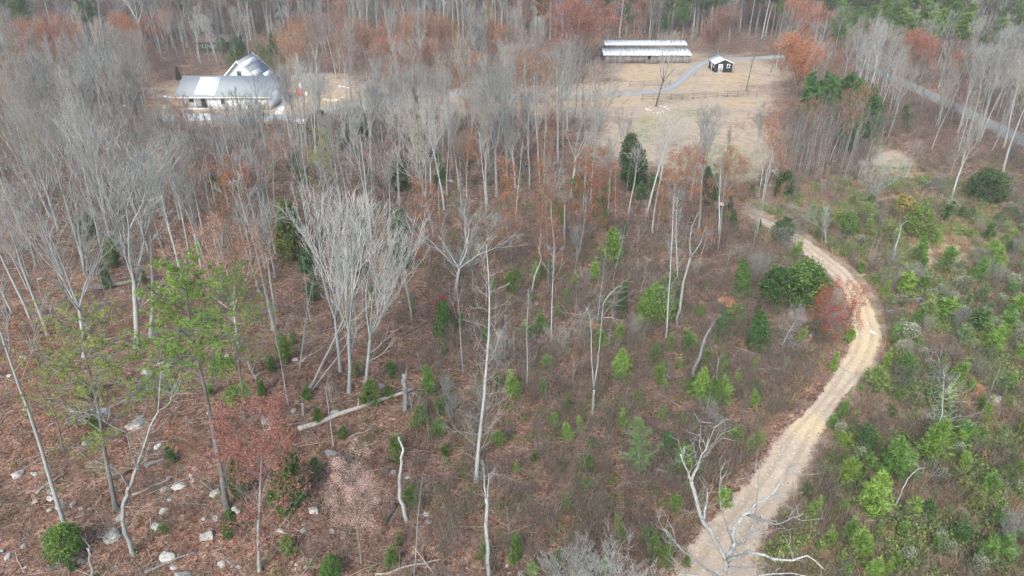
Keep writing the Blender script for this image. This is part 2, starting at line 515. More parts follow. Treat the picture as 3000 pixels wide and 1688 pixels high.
def young_pine(seed, H=2.4, whorls=5, r=0.75, per=15, tuft=0.34, width=0.03):
    g = Grow(seed)
    pts, rad, d = g.stem(Vector((0, 0, -0.08)), Vector((0, 0, 1)), H + 0.08, 0.03, 0.008, 6, 0.03, 0.03, 4)
    C, A = [tuple(pts[-1]), tuple(pts[-1] - Vector((0, 0, .12)))], [(0, 0, 1)] * 2
    for w in range(whorls):
        f = 0.12 + 0.8 * (w + 0.3 * g.r.random()) / whorls
        p = pts[min(int(f * 6), 6)]
        for j in range(g.r.randint(4, 6)):
            L = r * (1.02 - f) * g.r.uniform(0.7, 1.2) + 0.1
            dd = g.turn(Vector((0, 0, 1)), g.r.uniform(0.65, 1.1), j * 1.26 + w + g.r.uniform(-.4, .4))
            bp, br, bd = g.stem(p, dd, L, 0.012, 0.007, 3, 0.08, 0.16, 3, g.crown)
            for q in (1, 2, 3):
                C.append(tuple(bp[q])); A.append((bd.x * .5, bd.y * .5, 0.8))
    v = build("youngpine%d" % seed, g)
    V, T = tuft_tris(C, A, tuft, per, g.np, width, 0.75)
    v['leaves'] = mk("youngpine%d_needles" % seed, V, None, T, [NEEDLE], smooth=False)
    v['h'] = H + 0.3
    return v

def dense_bush(seed, H=4.0, R=1.2, shape='cone', n=2600, size=0.13, lumps=14, top=None, base=0.04, mat=None):
    """cedar, holly or shrub: leaf sprays packed in lumps over hidden stems"""
    g = Grow(seed)
    g.stem(Vector((0, 0, -0.15)), Vector((0, 0, 1)), H * 0.9, 0.05 + H * 0.008, 0.02, 6, 0.05, 0.02, 5)
    rng = g.np
    def prof(f):
        if shape == 'cone': return (1 - f) ** 0.75 * np.minimum(1, f * 6 + 0.55)
        if shape == 'column': return np.sqrt(np.clip(1 - (2 * f - 0.9) ** 2 * 0.8, 0.02, 1)) * np.minimum(1, (1.02 - f) * 3.2)
        return np.sqrt(np.clip(1 - (2 * f - 0.95) ** 2, 0.0, 1))
    # lump centres on the outline
    lf = rng.uniform(0.04, 0.96, lumps); la = rng.uniform(0, 6.283, lumps)
    LC = np.stack([np.cos(la) * R * prof(lf) * 0.62, np.sin(la) * R * prof(lf) * 0.62, base * H + lf * H * (1 - base)], 1)
    which = rng.integers(0, lumps, n)
    lr = R * rng.uniform(0.28, 0.55, lumps)
    C = LC[which] + norm(rng.normal(size=(n, 3))) * (lr[which] * rng.uniform(0.45, 1.0, n))[:, None] * np.array([1, 1, 1.15])
    f = rng.uniform(0, 1, n // 2); a = rng.uniform(0, 6.283, n // 2); rr = R * prof(f) * rng.uniform(0.55, 1.02, n // 2)
    C2 = np.stack([np.cos(a) * rr, np.sin(a) * rr, base * H + f * H * (1 - base)], 1)
    C = np.concatenate([C, C2]); C = C[C[:, 2] > 0.03]
    for c in LC[:lumps]:
        g.crown.append(([Vector((0, 0, max(0.05, c[2] - 0.35 * H * 0.4))), Vector(c)], [0.03, 0.012], 3))
    v = build("bush%d" % seed, g)
    V, Q = leaf_quads(C, size, rng)
    v['leaves'] = mk("bush%d_leaves" % seed, V, Q, None, [mat or NEEDLE], smooth=False)
    if top:      # pale seed heads crowding the upper side
        hi = C[C[:, 2] > H * 0.55]; hi = hi[rng.uniform(size=len(hi)) < 0.55] + rng.normal(size=(1, 3)) * 0.02 + np.array([0, 0, 0.1])
        V, Q = leaf_quads(hi, size * 0.8, rng)
        v['heads'] = mk("bush%d_heads" % seed, V, Q, None, [top], smooth=False)
    v['h'] = H
    return v

SEEDHEAD = make_leaf("seed_heads", (0.46, 0.48, 0.38), 0.7, 1.25, (0.55, 0.55, 0.48), 0.2)

K = {}
UP = dict(fork=(.14, .42), trop=.09, wander=.085, sang=(.35, .8), twigs=2)
for i, (sd, tf, nm, sp) in enumerate([(11, .46, 4, .34), (12, .40, 5, .38), (13, .52, 4, .30), (14, .36, 4, .42)]):
    K['vase%d' % i] = build('vase%d' % i, vase(sd, tf=tf, nmain=nm, spread=sp, rmin=.017, **UP))
K['fan0'] = build('fan0', vase(15, tf=.42, nmain=5, spread=.42, rmin=.021, side=2, **UP))
K['fan1'] = build('fan1', vase(16, tf=.38, nmain=5, spread=.48, rmin=.021, side=2, **UP))
K['clump'] = build('clump', vase(21, H=17, tf=.26, nmain=3, spread=.5, stems=3, r0=.17, lvl=4, tri=.15))
K['oak'] = build('oak', vase(22, H=15, tf=.28, nmain=5, spread=.75, lvl=4, r0=.3, trop=.03, wander=.14))
for i in range(4):
    K['lead%d' % i] = build('lead%d' % i, leader(30 + i, nb=15 + 2 * i, tf=.46 + .05 * i, ratio=.34, blen=.19, ang=(.4, .85), sang=(.3, .7), r0=.22, rmin=.015, twigs=3))
for i in range(4):       # the same habits with fewer, stouter twigs for trees far away
    K['fv%d' % i] = build('fv%d' % i, vase(100 + i, tf=[.45, .38, .52, .42][i], nmain=[4, 5, 4, 5][i], spread=[.36, .44, .3, .5][i], lvl=3, r0=.25, rmin=.03, **dict(UP, twigs=4, tri=.5)))
    K['fl%d' % i] = build('fl%d' % i, leader(110 + i, nb=13 + i, tf=.42 + .06 * i, ratio=.34, blen=.2, ang=(.4, .9), sang=(.3, .7), r0=.23, rmin=.027, lvl=1, twigs=4, side=2))
for i in range(3):
    K['pole%d' % i] = build('pole%d' % i, leader(40 + i, H=13, tf=.45 + .1 * i, nb=8, r0=.10, lvl=1, blen=.17, side=1))
for i in range(2):
    K['whip%d' % i] = build('whip%d' % i, leader(45 + i, H=6, tf=.3, nb=9, r0=.05, lvl=1, blen=.26, rmin=.01, side=1, twigs=2))
for i in range(2):
    K['deadlead%d' % i] = build('deadlead%d' % i, leader(50 + i, H=19, tf=.12, nb=44, r0=.17, lvl=1, blen=.12, ang=(.7, 1.5), twigs=3, side=2, wander=.17, ratio=.17, rmin=.009))
for i in range(2):
    K['shrub%d' % i] = build('shrub%d' % i, vase(55 + i, H=5.5, tf=.12, nmain=5, spread=.55, lvl=3, r0=.06, stems=2, rmin=.010))
K['redoak0'] = build('redoak0', vase(60, H=17, tf=.2, nmain=6, spread=.85, lvl=4, r0=.32, trop=.03, twigs=3), (.95, 11, .17, .42, LEAF))
K['redoak1'] = build('redoak1', vase(61, H=15, tf=.26, nmain=5, spread=.7, lvl=4, r0=.26, trop=.04, twigs=3), (.8, 9, .16, .40, LEAF))
K['rust0'] = build('rust0', leader(62, H=11, tf=.08, nb=40, r0=.10, lvl=1, blen=.16, twigs=3, ratio=.25), (.7, 19, .062, .2, LEAF))
K['rust1'] = build('rust1', leader(63, H=12, tf=.2, nb=22, r0=.12, lvl=2, blen=.2, twigs=2, side=1, ratio=.3), (.8, 24, .065, .22, LEAF))
K['rust2'] = build('rust2', vase(64, H=13, tf=.35, nmain=4, spread=.5, lvl=3, r0=.15), (.8, 14, .08, .28, LEAF))
K['sparse0'] = build('sparse0', leader(65, H=13, tf=.3, nb=18, r0=.13, lvl=2, blen=.23, ratio=.3), (.5, 12, .065, .22, LEAF))
K['sparse1'] = build('sparse1', vase(66, H=15, tf=.4, nmain=4, spread=.45, lvl=4, r0=.18), (.4, 8, .105, .3, LEAF))
K['beech'] = build('beech', leader(67, H=11, tf=.22, nb=15, r0=.13, lvl=2, blen=.26, ang=(.6, 1.1), twigs=3, ratio=.25), (.22, 150, .05, .3, LEAF))
K['maple'] = build('maple', vase(68, H=7, tf=.3, nmain=5, spread=.8, lvl=3, r0=.08, trop=.02), (.6, 34, .045, .2, LEAF))
K['pine0'] = pine(70, H=17, tf=.5, nb=21, blen=.34, r0=.17, per=34, tuft=.27, density=2.5, width=.017, flat=.05, inner=.42)
K['pine1'] = pine(71, H=15, tf=.40, nb=19, blen=.5, r0=.17, flat=.03, density=2.2, per=32, tuft=.26, width=.017, inner=.4)
K['pine2'] = pine(72, H=18, tf=.5, nb=44, blen=.22, r0=.2, density=1.5, tuft=.5, per=16, width=.034)
K['pinethin'] = pine(73, H=12, tf=.55, nb=26, blen=.18, r0=.08, density=1.5, width=.026)
K['pinepole'] = pine(74, H=11, tf=.82, nb=9, blen=.1, r0=.055, density=.7, tuft=.3, per=10)
K['pinefull'] = pine(75, H=7, tf=.12, nb=44, blen=.36, r0=.1, density=1.6, tuft=.3, per=18, width=.02)
for i in range(8):
    K['sap%d' % i] = young_pine(80 + i, H=[1.9, 2.5, 3.1, 1.4, 2.2, 2.8, 1.7, 2.0][i], whorls=[5, 6, 7, 4, 5, 5, 3, 6][i], r=[.7, .8, .8, .65, 1.0, .6, .8, .5][i], per=20, tuft=[.34, .3, .36, .3, .38, .3, .4, .28][i], width=.026)
K['bigsap'] = young_pine(86, H=4.2, whorls=10, r=1.7, per=22, tuft=.42, width=.028)
K['cedar0'] = dense_bush(90, 5.0, 1.25, 'cone', 5200, .10, 30)
K['cedar1'] = dense_bush(91, 5.5, 1.0, 'column', 5000, .10, 26)
K['cedar2'] = dense_bush(96, 5.0, 1.5, 'cone', 3600, .10, 34)
K['holly0'] = dense_bush(92, 3.2, 1.35, 'round', 4200, .085, 26)
K['holly1'] = dense_bush(93, 2.2, 1.1, 'round', 2600, .08, 16)
K['bacch0'] = dense_bush(94, 2.2, .95, 'round', 2200, .075, 16, SEEDHEAD)
K['bacch1'] = dense_bush(95, 1.8, .8, 'round', 1700, .07, 12, SEEDHEAD)

def place(name, kind, loc, h, label, cat, group=None, bark=(.33, .315, .29), leaf=None, rz=None, lean=0.0, leany=0.0, wide=1.0, crown=None, rnd=random.Random(5)):
    """one plant: an empty at its foot with its own trunk, crown and leaves (mesh data shared by kind)"""
    v = K[kind]; s = h / v['h']
    root = empty(name)
    rz = rnd.uniform(0, 6.283) if rz is None else rz
    root.matrix_basis = Matrix.Translation(loc) @ Matrix.Rotation(lean, 4, 'Y') @ Matrix.Rotation(leany, 4, 'X') @ Matrix.Rotation(rz, 4, 'Z') @ Matrix.Diagonal((s * wide, s * wide, s, 1))
    tag(root, label, cat, group)
    j = rnd.uniform(.88, 1.12)
    bark = tuple(c * j for c in bark)
    obj("trunk", v['trunk'], root, bark)
    c = obj("crown", v['crown'], root, crown or tuple(q * w for q, w in zip(bark, rnd.choice([(1, 1, 1), (1.02, 1.02, 1), (1.06, .93, .86), (1.0, .9, .82)])))) if 'crown' in v else None
    if 'leaves' in v:
        lc = leaf or (.1, .15, .05)
        j = rnd.uniform(.85, 1.15)
        obj("needles" if kind[:3] in ('pin', 'sap', 'big') else "leaves", v['leaves'], root, tuple(q * j for q in lc))
    if 'heads' in v: obj("seed_heads", v['heads'], root)["kind"] = "stuff"
    return root

def plant_px(name, kind, base, top, label, cat, **kw):
    """foot and top given where the photograph shows them; the tree stands at the foot's real distance"""
    b = P(*base); t = at_depth(top[0], top[1], b.y)
    h = max(0.5, t.z - b.z)
    lean = math.atan2(t.x - b.x, h)
    return place(name, kind, b, h / max(0.5, math.cos(lean)) , label, cat, lean=lean, **kw)

# ------------------------------------------------------------------ the land
def lines(spec):
    out = [spec[0][0]]
    for a, b, step in spec:
        n = max(1, int(round((b - a) / step)))
        out += [a + (b - a) * (i + 1) / n for i in range(n)]
    return np.array(out)

gx = lines([(-2500, -600, 190), (-600, -130, 15), (-130, -62, 1.6), (-62, 62, .62), (62, 130, 1.4), (130, 600, 15), (600, 2500, 190)])
gy = lines([(-2500, -100, 200), (-100, 18, 8), (18, 75, .62), (75, 130, .9), (130, 215, 1.3), (215, 500, 12), (500, 4500, 200)])
GX, GY = np.meshgrid(gx, gy)
GZ = height(GX, GY)
nx, ny = len(gx), len(gy)
idx = np.arange(nx * ny).reshape(ny, nx)
gq = np.stack([idx[:-1, :-1], idx[:-1, 1:], idx[1:, 1:], idx[1:, :-1]], -1).reshape(-1, 4)
gme = mk("ground", np.stack([GX, GY, GZ], -1), gq, None, [GROUND])
gpx, gpy = project(GX.ravel(), GY.ravel(), GZ.ravel())
front = (GY.ravel() > 15)

def blobs(px, py, bl):
    w = np.zeros_like(px)
    for cx, cy, rx, ry in bl:
        d = np.sqrt(((px - cx) / rx) ** 2 + ((py - cy) / ry) ** 2)
        w = np.maximum(w, np.clip((1.25 - d) / 0.5, 0, 1))
    return w

STRAWB = [(1960, 300, 360, 75), (2010, 410, 290, 110), (2050, 215, 260, 60), (1700, 300, 260, 55), (1400, 300, 260, 40), (2090, 480, 180, 60),
          (700, 300, 260, 75), (950, 285, 200, 55), (1150, 275, 160, 35), (560, 330, 120, 45), (2740, 745, 130, 45), (2790, 690, 90, 25), (2620, 480, 60, 45)]
GREENB = [(2090, 470, 130, 50), (2150, 500, 90, 35), (1900, 380, 60, 40), (2020, 330, 70, 14), (780, 180, 120, 22), (2650, 490, 45, 25), (2580, 425, 40, 20), (1000, 315, 70, 10)]
ORANGEB = [(1880, 215, 80, 28), (2140, 232, 90, 26), (1960, 200, 60, 12), (930, 230, 110, 16), (950, 285, 90, 20), (850, 290, 40, 40), (1900, 290, 60, 8), (2080, 165, 70, 8),
           (2000, 240, 40, 20), (1600, 330, 40, 15), (520, 280, 40, 30), (2170, 300, 60, 10), (1760, 300, 120, 14)]
FIELDB = [(2760, 800, 420, 200), (2850, 1100, 380, 380), (2750, 1500, 420, 300), (2480, 1500, 170, 300), (2550, 650, 260, 90), (2330, 620, 130, 70), (2620, 560, 200, 60), (2230, 1690, 120, 90)]
def zone_attr(name, chans):
    a = gme.attributes.new(name, 'FLOAT_COLOR', 'POINT')
    d = np.zeros((nx * ny, 4), np.float32); d[:, 3] = 1
    for i, b in enumerate(chans): d[:, i] = blobs(gpx, gpy, b) * front
    a.data.foreach_set("color", d.ravel())
zone_attr("zone", [STRAWB, GREENB, ORANGEB])
zone_attr("zone2", [FIELDB])
ground = tag(obj("ground", gme), "woodland floor of brown leaf litter opening into straw coloured pasture", None, None, "structure")

def strip(name, edge, mat, lift, label, margin=0.12, n_across=10, ruts=True, fade_end=0):
    """a lane laid between two rows of photographed edge points; each row: left xy, right xy"""
    L = [P(a[0], a[1]) for a in edge]; R = [P(a[2], a[3]) for a in edge]
    def dense(pts):
        pts = [np.array(p) for p in pts]; out = []
        for i in range(len(pts) - 1):
            p0, p1, p2, p3 = pts[max(i - 1, 0)], pts[i], pts[i + 1], pts[min(i + 2, len(pts) - 1)]
            m = 8
            for k in range(m):
                t = k / m
                out.append(0.5 * (2 * p1 + (p2 - p0) * t + (2 * p0 - 5 * p1 + 4 * p2 - p3) * t * t + (3 * p1 - p0 - 3 * p2 + p3) * t ** 3))
        out.append(pts[-1]); return np.array(out)
    l, r = dense(L), dense(R)
    f = np.linspace(-margin, 1 + margin, n_across + 1)
    V = l[:, None] * (1 - f)[None, :, None] + r[:, None] * f[None, :, None]
    V[..., 2] = height(V[..., 0], V[..., 1]) + lift
    m, k = V.shape[:2]
    ii = np.arange(m * k).reshape(m, k)
    Q = np.stack([ii[:-1, :-1], ii[:-1, 1:], ii[1:, 1:], ii[1:, :-1]], -1).reshape(-1, 4)
    me = mk(name, V, Q, None, [mat])
    rim = np.clip((0.5 + margin - np.abs(f - 0.5)) / (0.5 + margin) * 1.9, 0, 1.4)
    rut = np.exp(-((np.abs(f - 0.5) - 0.24) / 0.09) ** 2) if ruts else np.zeros_like(f)
    for nm, arr in (("rim", rim), ("rut", rut)):
        at = me.attributes.new(nm, 'FLOAT', 'POINT')
        fade = np.clip(np.where(fade_end > 0, m - 1 - np.arange(m), 99) / 14.0 + (.02 if nm == "rut" else 0), 0, 1)[:, None]
        at.data.foreach_set("value", (np.tile(arr, (m, 1)) * fade).ravel().astype(np.float32))
    cpx, cpy = project(V[..., 0].ravel(), V[..., 1].ravel(), V[..., 2].ravel())
    at = me.attributes.new("clay", 'FLOAT', 'POINT')
    at.data.foreach_set("value", blobs(cpx, cpy, [(2535, 950, 60, 120), (2520, 1060, 50, 30), (2375, 1255, 60, 45), (2500, 870, 40, 40)]).astype(np.float32))
    return tag(obj(name, me), label, None, None, "structure")

TRACK = [(1858.2, 1790.0, 2271.8, 1790.0), (1940.4, 1699.4, 2239.6, 1690.6), (2038.2, 1592.9, 2231.8, 1562.1), (2141.4, 1477.6, 2308.6, 1442.4), (2224.3, 1387.3, 2360.7, 1347.7), (2297.4, 1273.7, 2406.6, 1254.3), (2391.2, 1180.7, 2467.8, 1161.3), (2452.9, 1088.8, 2524.1, 1100.2), (2490.8, 1026.4, 2561.2, 1031.6), (2502.8, 970.4, 2573.2, 976.6), (2495.6, 900.1, 2548.4, 901.9), (2469.9, 844.6, 2513.1, 838.4), (2420.7, 792.8, 2474.3, 790.2), (2378.2, 761.4, 2424.8, 752.6), (2332.6, 714.8, 2371.4, 712.2), (2292.0, 687.5, 2322.0, 680.5), (2216.5, 649.4, 2238.5, 640.6), (2151.2, 614.5, 2168.8, 606.5)]
strip("dirt_track", TRACK, DIRT, 0.03, "pale rutted dirt track winding up through the brush", 0.3, 16, True, 1)
DRIVE = [(585.0, 350.2, 585.0, 337.8), (640.0, 353.8, 640.0, 338.2), (760.0, 355.4, 760.0, 336.6), (868.9, 349.8, 861.1, 334.2), (959.5, 330.1, 955.5, 316.9), (1058.9, 310.4, 1051.1, 298.6), (1158.9, 292.0, 1151.1, 278.0), (1300.0, 282.0, 1300.0, 268.0), (1450.0, 288.5, 1450.0, 277.5), (1620.0, 287.7, 1620.0, 278.3), (1780.0, 282.7, 1780.0, 273.3), (1899.5, 276.6, 1895.5, 266.4), (1972.2, 262.5, 1952.8, 251.5), (2007.2, 238.7, 1987.8, 229.3), (2036.9, 212.9, 2015.1, 205.1), (2071.2, 189.3, 2043.8, 184.7), (2127.8, 178.8, 2112.2, 170.2), (2190.0, 176.7, 2190.0, 167.3), (2300.0, 170.7, 2300.0, 161.3)]
strip("gravel_drive", DRIVE, GRAVEL, 0.03, "blue grey gravel drive running past the house to the barn", 0.15)
ROAD = [(2531.6, 197.7, 2544.4, 187.3), (2605.6, 235.2, 2618.4, 220.8), (2691.8, 277.5, 2706.2, 257.5), (2786.2, 323.4, 2803.8, 302.6), (2872.0, 367.0, 2888.0, 343.0), (2963.9, 415.6, 2987.1, 388.4), (3083.0, 472.4, 3107.0, 443.6), (3203.0, 531.0, 3227.0, 499.0)]
strip("paved_road", ROAD, ASPHALT, 0.04, "grey paved road slanting through the bare trees", 0.0, ruts=False)

def pad(name, pts, z, mat, label):
    ps = [P(*p) for p in pts]
    n = len(ps)
    V = [(p.x, p.y, p.z + z) for p in ps] + [(p.x, p.y, p.z - 0.2) for p in ps]
    bm = bpy.data.meshes.new(name)
    bm.from_pydata(V, [], [tuple(range(n))] + [(i, n + i, n + (i + 1) % n, (i + 1) % n) for i in range(n)])
    bm.materials.append(mat); bm.update()
    return tag(obj(name, bm), label, None, None, "structure")
pad("concrete_apron", [(476, 357), (474, 338), (545, 333), (625, 334), (620, 352), (545, 357)], 0.06, CONCRETE, "white concrete parking apron at the end of the drive")
pad("concrete_walk", [(803, 336), (830, 291), (812, 290), (818, 277), (850, 277), (848, 286), (826, 334)], 0.06, CONCRETE, "white concrete walk bending from the drive to the house")

# ------------------------------------------------------------------ buildings
WHITE = simple_mat("white_siding", (0.83, 0.84, 0.83), 0.7, 0.05, 2)
ROOFGREY = simple_mat("grey_shingle", (0.285, 0.32, 0.33), 0.9, 0.12, 5)
TARP = simple_mat("white_tarp", (0.8, 0.8, 0.8), 0.6, 0.06, 1.5)
TIN = simple_mat("bright_tin", (0.72, 0.77, 0.80), 0.5, 0.1, 0.8, 0.5)
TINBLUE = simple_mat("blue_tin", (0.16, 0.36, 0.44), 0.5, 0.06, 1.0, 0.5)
BOARDS = simple_mat("weathered_board", (0.20, 0.19, 0.185), 0.95, 0.3, 3)
BLACKWOOD = simple_mat("black_siding", (0.022, 0.026, 0.03), 0.7, 0.2, 3)
GLASS = simple_mat("dark_window", (0.05, 0.06, 0.07), 0.15, 0.05, 1, 0.5)
FRAMEW = simple_mat("white_frame", (0.78, 0.78, 0.76), 0.6, 0.03, 1)
DARKIN = simple_mat("painted_inside_shade", (0.015, 0.014, 0.013), 1.0, 0.05, 1)  # near-black colour standing in for the shade inside the barn
BROWNROOF = simple_mat("brown_roof", (0.16, 0.125, 0.112), 0.9, 0.12, 2)
FENCEW = simple_mat("fence_timber", (0.20, 0.17, 0.14), 0.95, 0.25, 4)

def slab_roof(name, pts, th, mat, parent):
    """a roof plane with thickness: four corner points"""
    a = [Vector(p) for p in pts]
    nrm = (a[1] - a[0]).cross(a[3] - a[0]).normalized()
    if nrm.z < 0: nrm = -nrm
    V = [tuple(p) for p in a] + [tuple(p + nrm * th) for p in a]
    Q = [(0, 3, 2, 1), (4, 5, 6, 7), (0, 1, 5, 4), (1, 2, 6, 5), (2, 3, 7, 6), (3, 0, 4, 7)]
    return obj(name, mk(name, V, Q, None, [mat], False), parent)

def gable_wall(name, x0, x1, y, zb, ze, zr, th, mat, parent):
    xm = (x0 + x1) / 2
    V = [(x0, y, zb), (x1, y, zb), (x1, y, ze), (xm, y, zr), (x0, y, ze)] + [(x0, y + th, zb), (x1, y + th, zb), (x1, y + th, ze), (xm, y + th, zr), (x0, y + th, ze)]
    me = bpy.data.meshes.new(name)
    me.from_pydata(V, [], [(0, 1, 2, 3, 4), (9, 8, 7, 6, 5)] + [(i, 5 + i, 5 + (i + 1) % 5, (i + 1) % 5) for i in range(5)])
    me.materials.append(mat); me.update()
    return obj(name, me, parent)

def window(parent, x, y, z, w, h, name="window", face='y', mat=None):
    """frame proud of the wall, glass set back inside it"""
    t = 0.12
    fr = [box_geo(x, x + w, y - .07, y + .02, z, z + t), box_geo(x, x + w, y - .07, y + .02, z + h - t, z + h),
          box_geo(x, x + t, y - .068, y + .02, z + t, z + h - t), box_geo(x + w - t, x + w, y - .068, y + .02, z + t, z + h - t)]
    gl = [box_geo(x + t, x + w - t, y - .03, y + .015, z + t, z + h - t)]
    if face == 'x':
        sw = lambda p: (np.stack([np.array(p[0])[:, 1], np.array(p[0])[:, 0], np.array(p[0])[:, 2]], 1), np.array(p[1])[:, ::-1])
        fr, gl = [sw(p) for p in fr], [sw(p) for p in gl]
    V, Q = join_geo(gl)
    o = obj(name, mk("pane", V, Q, None, [mat or GLASS], False), parent)
    V, Q = join_geo(fr)
    obj("frame", mk("frame", V, Q, None, [FRAMEW], False), o)
    return o

# white house
HX0, HX1, HY0, HY1 = -65.2, -47.6, 137.0, 147.0
house = tag(empty("white_house", ((HX0 + HX1) / 2, HY0, 0)), "white ranch house with grey shingle roof and a tarp patch behind bare trees", "house")
house_off = Vector((-(HX0 + HX1) / 2, -HY0, 0))
class Sub:
    """build a child in world numbers and hang it on its thing"""
    def __init__(s, root): s.root = root; s.inv = Matrix.Translation(-root.location)
    def fix(s):
        for c in s.root.children: c.matrix_parent_inverse = s.inv
def box_part(name, b, mat, parent): return obj(name, boxm(name, b, mat), parent)
EZ, RZ = 2.75, 5.4
box_part("wall", (HX0 + 5.8, HX1, HY0, HY0 + .2, 0, EZ), WHITE, house)
box_part("wall", (HX0, HX0 + 5.8, HY0 + 1.8, HY0 + 2.0, 0, EZ), WHITE, house)
box_part("wall", (HX0, HX0 + .2, HY0 + 2.003, HY1, 0, EZ - .003), WHITE, house)
box_part("wall", (HX1 - .2, HX1 - .003, HY0 + .203, HY1, 0, EZ - .003), WHITE, house)
box_part("wall", (HX0 + .2, HX1 - .203, HY1 - .2, HY1 - .003, 0, EZ - .003), WHITE, house)
box_part("wall", (HX0 + 5.8, HX0 + 6.0, HY0 + .203, HY0 + 1.797, 0, EZ - .003), WHITE, house)
for px_ in (0.15, 2.8, 5.4):
    box_part("porch_post", (HX0 + px_, HX0 + px_ + .2, HY0 + .15, HY0 + .35, .12, EZ - .01), FRAMEW, house)
box_part("porch_floor", (HX0 - .1, HX0 + 5.79, HY0 - .1, HY0 + 1.79, 0, .12), CONCRETE, house)
ym = (HY0 + HY1) / 2
for xg in (HX0, HX1 - .2):
    V = [(xg, HY0, EZ), (xg, HY1, EZ), (xg, ym, RZ - .1), (xg + .2, HY0, EZ), (xg + .2, HY1, EZ), (xg + .2, ym, RZ - .1)]
    obj("gable", mk("gable", V, [(0, 3, 4, 1), (1, 4, 5, 2), (2, 5, 3, 0)], [(0, 1, 2), (3, 5, 4)], [WHITE], False), house)
r1 = slab_roof("roof", [(HX0 - .6, HY0 - .6, EZ - .27), (HX1 + .6, HY0 - .6, EZ - .27), (HX1 + .6, ym, RZ), (HX0 - .6, ym, RZ)], .16, ROOFGREY, house)
slab_roof("roof", [(HX0 - .6, HY1 + .6, EZ - .27), (HX1 + .6, HY1 + .6, EZ - .27), (HX1 + .6, ym + .003, RZ), (HX0 - .6, ym + .003, RZ)], .16, ROOFGREY, house)
def on_roof(x, f): return (x, HY0 - .6 + (ym - HY0 + .6) * f, EZ - .27 + (RZ - EZ + .27) * f + .18)
t = slab_roof("roof_tarp", [on_roof(HX0 + 3.1, .12), on_roof(HX0 + 7.2, .05), on_roof(HX0 + 7.2, .93), on_roof(HX0 + 3.1, .93)], .03, TARP, house)
t["label"] = "white tarp patch on the grey roof"
box_part("fascia", (HX0 - .6, HX1 + .6, HY0 - .66, HY0 - .605, EZ - .42, EZ - .2), FRAMEW, house)
# taller cross wing behind, its gable towards the drive
WX0, WX1, WY0 = -58.8, -51.6, 144.0
wing_roof_z, wing_eave = 7.9, 4.3
WINGROOF = simple_mat("wing_shingle", (.27, .295, .305), .9, .12, 5)
gable_wall("gable", WX0, WX1, WY0, 2.0, wing_eave, wing_roof_z - .15, .2, simple_mat("pale_gable", (.55, .58, .60), .8, .1, 3), house)["label"] = "pale gable of the taller rear wing"
box_part("wall", (WX0, WX0 + .2, WY0 + .203, WY0 + 9, 0, wing_eave), WHITE, house)
box_part("wall", (WX1 - .2, WX1, WY0 + .203, WY0 + 9, 0, wing_eave), WHITE, house)
xm = (WX0 + WX1) / 2
lr = [(WX0 - .7, WY0 - .5, wing_eave - .55), (xm, WY0 - .5, wing_roof_z), (xm, WY0 + 9.4, wing_roof_z), (WX0 - .7, WY0 + 9.4, wing_eave - .55)]
rr_ = [(WX1 + .7, WY0 - .5, wing_eave - .55), (xm + .003, WY0 - .5, wing_roof_z), (xm + .003, WY0 + 9.4, wing_roof_z), (WX1 + .7, WY0 + 9.4, wing_eave - .55)]
slab_roof("roof", lr, .16, WINGROOF, house)
slab_roof("roof", rr_, .16, WINGROOF, house)
for q in (lr, rr_):      # white rake boards and eave boards edge each slope
    p0, p1, p2, p3 = (Vector(v) for v in q)
    for s0, s1 in ((p0, p1), (p3, p2)):
        dy = -.06 if s0.y < WY0 + 1 else .06
        V = [tuple(s0 + Vector((0, dy, -.12))), tuple(s1 + Vector((0, dy, -.12))), tuple(s1 + Vector((0, dy, .24))), tuple(s0 + Vector((0, dy, .24)))]
        V += [(x, y + (.05 if dy < 0 else -.05), z) for x, y, z in V]
        obj("rake_board", mk("rake_board", V, [(0, 1, 2, 3), (7, 6, 5, 4), (0, 4, 5, 1), (1, 5, 6, 2), (2, 6, 7, 3), (3, 7, 4, 0)], None, [FRAMEW], False), house)
    nx_ = 1 if p0.x > p1.x else -1
    box_part("fascia", (min(p0.x, p0.x + nx_ * .07), max(p0.x, p0.x + nx_ * .07), p0.y, p3.y, p0.z - .1, p0.z + .2), FRAMEW, house)
def on_wing(f, y): return Vector(rr_[1]).lerp(Vector(rr_[0]), f) + Vector((.09, y, .19))
for f0, f1, y0_, y1_ in ((.12, .3, .6, 8.8), (.55, .72, .6, 5.2), (.78, .95, 4.2, 9.0)):
    slab_roof("underlay_strip", [tuple(on_wing(f1, y0_)), tuple(on_wing(f0, y0_)), tuple(on_wing(f0, y1_)), tuple(on_wing(f1, y1_))], .02, TARP, house)
for wx, wz, ww, wh in ((HX0 + 8.0, .95, 1.0, 1.3), (HX0 + 14.6, .95, 1.0, 1.3)): window(house, wx, HY0, wz, ww, wh)
window(house, HX0 + 1.0, HY0 + 1.8, .95, 1.1, 1.3)
d = box_part("door", (HX0 + 3.4, HX0 + 4.35, HY0 + 1.74, HY0 + 1.82, .13, 2.2), GLASS, house)
box_part("handle", (HX0 + 4.18, HX0 + 4.25, HY0 + 1.69, HY0 + 1.745, 1.05, 1.15), FRAMEW, d)
box_part("downspout", (HX0 + 5.62, HX0 + 5.78, HY0 - .16, HY0 - .02, .1, EZ - .3), FRAMEW, house)
window(house, xm - .55, WY0, 5.0, 1.1, 1.2)
Sub(house).fix()

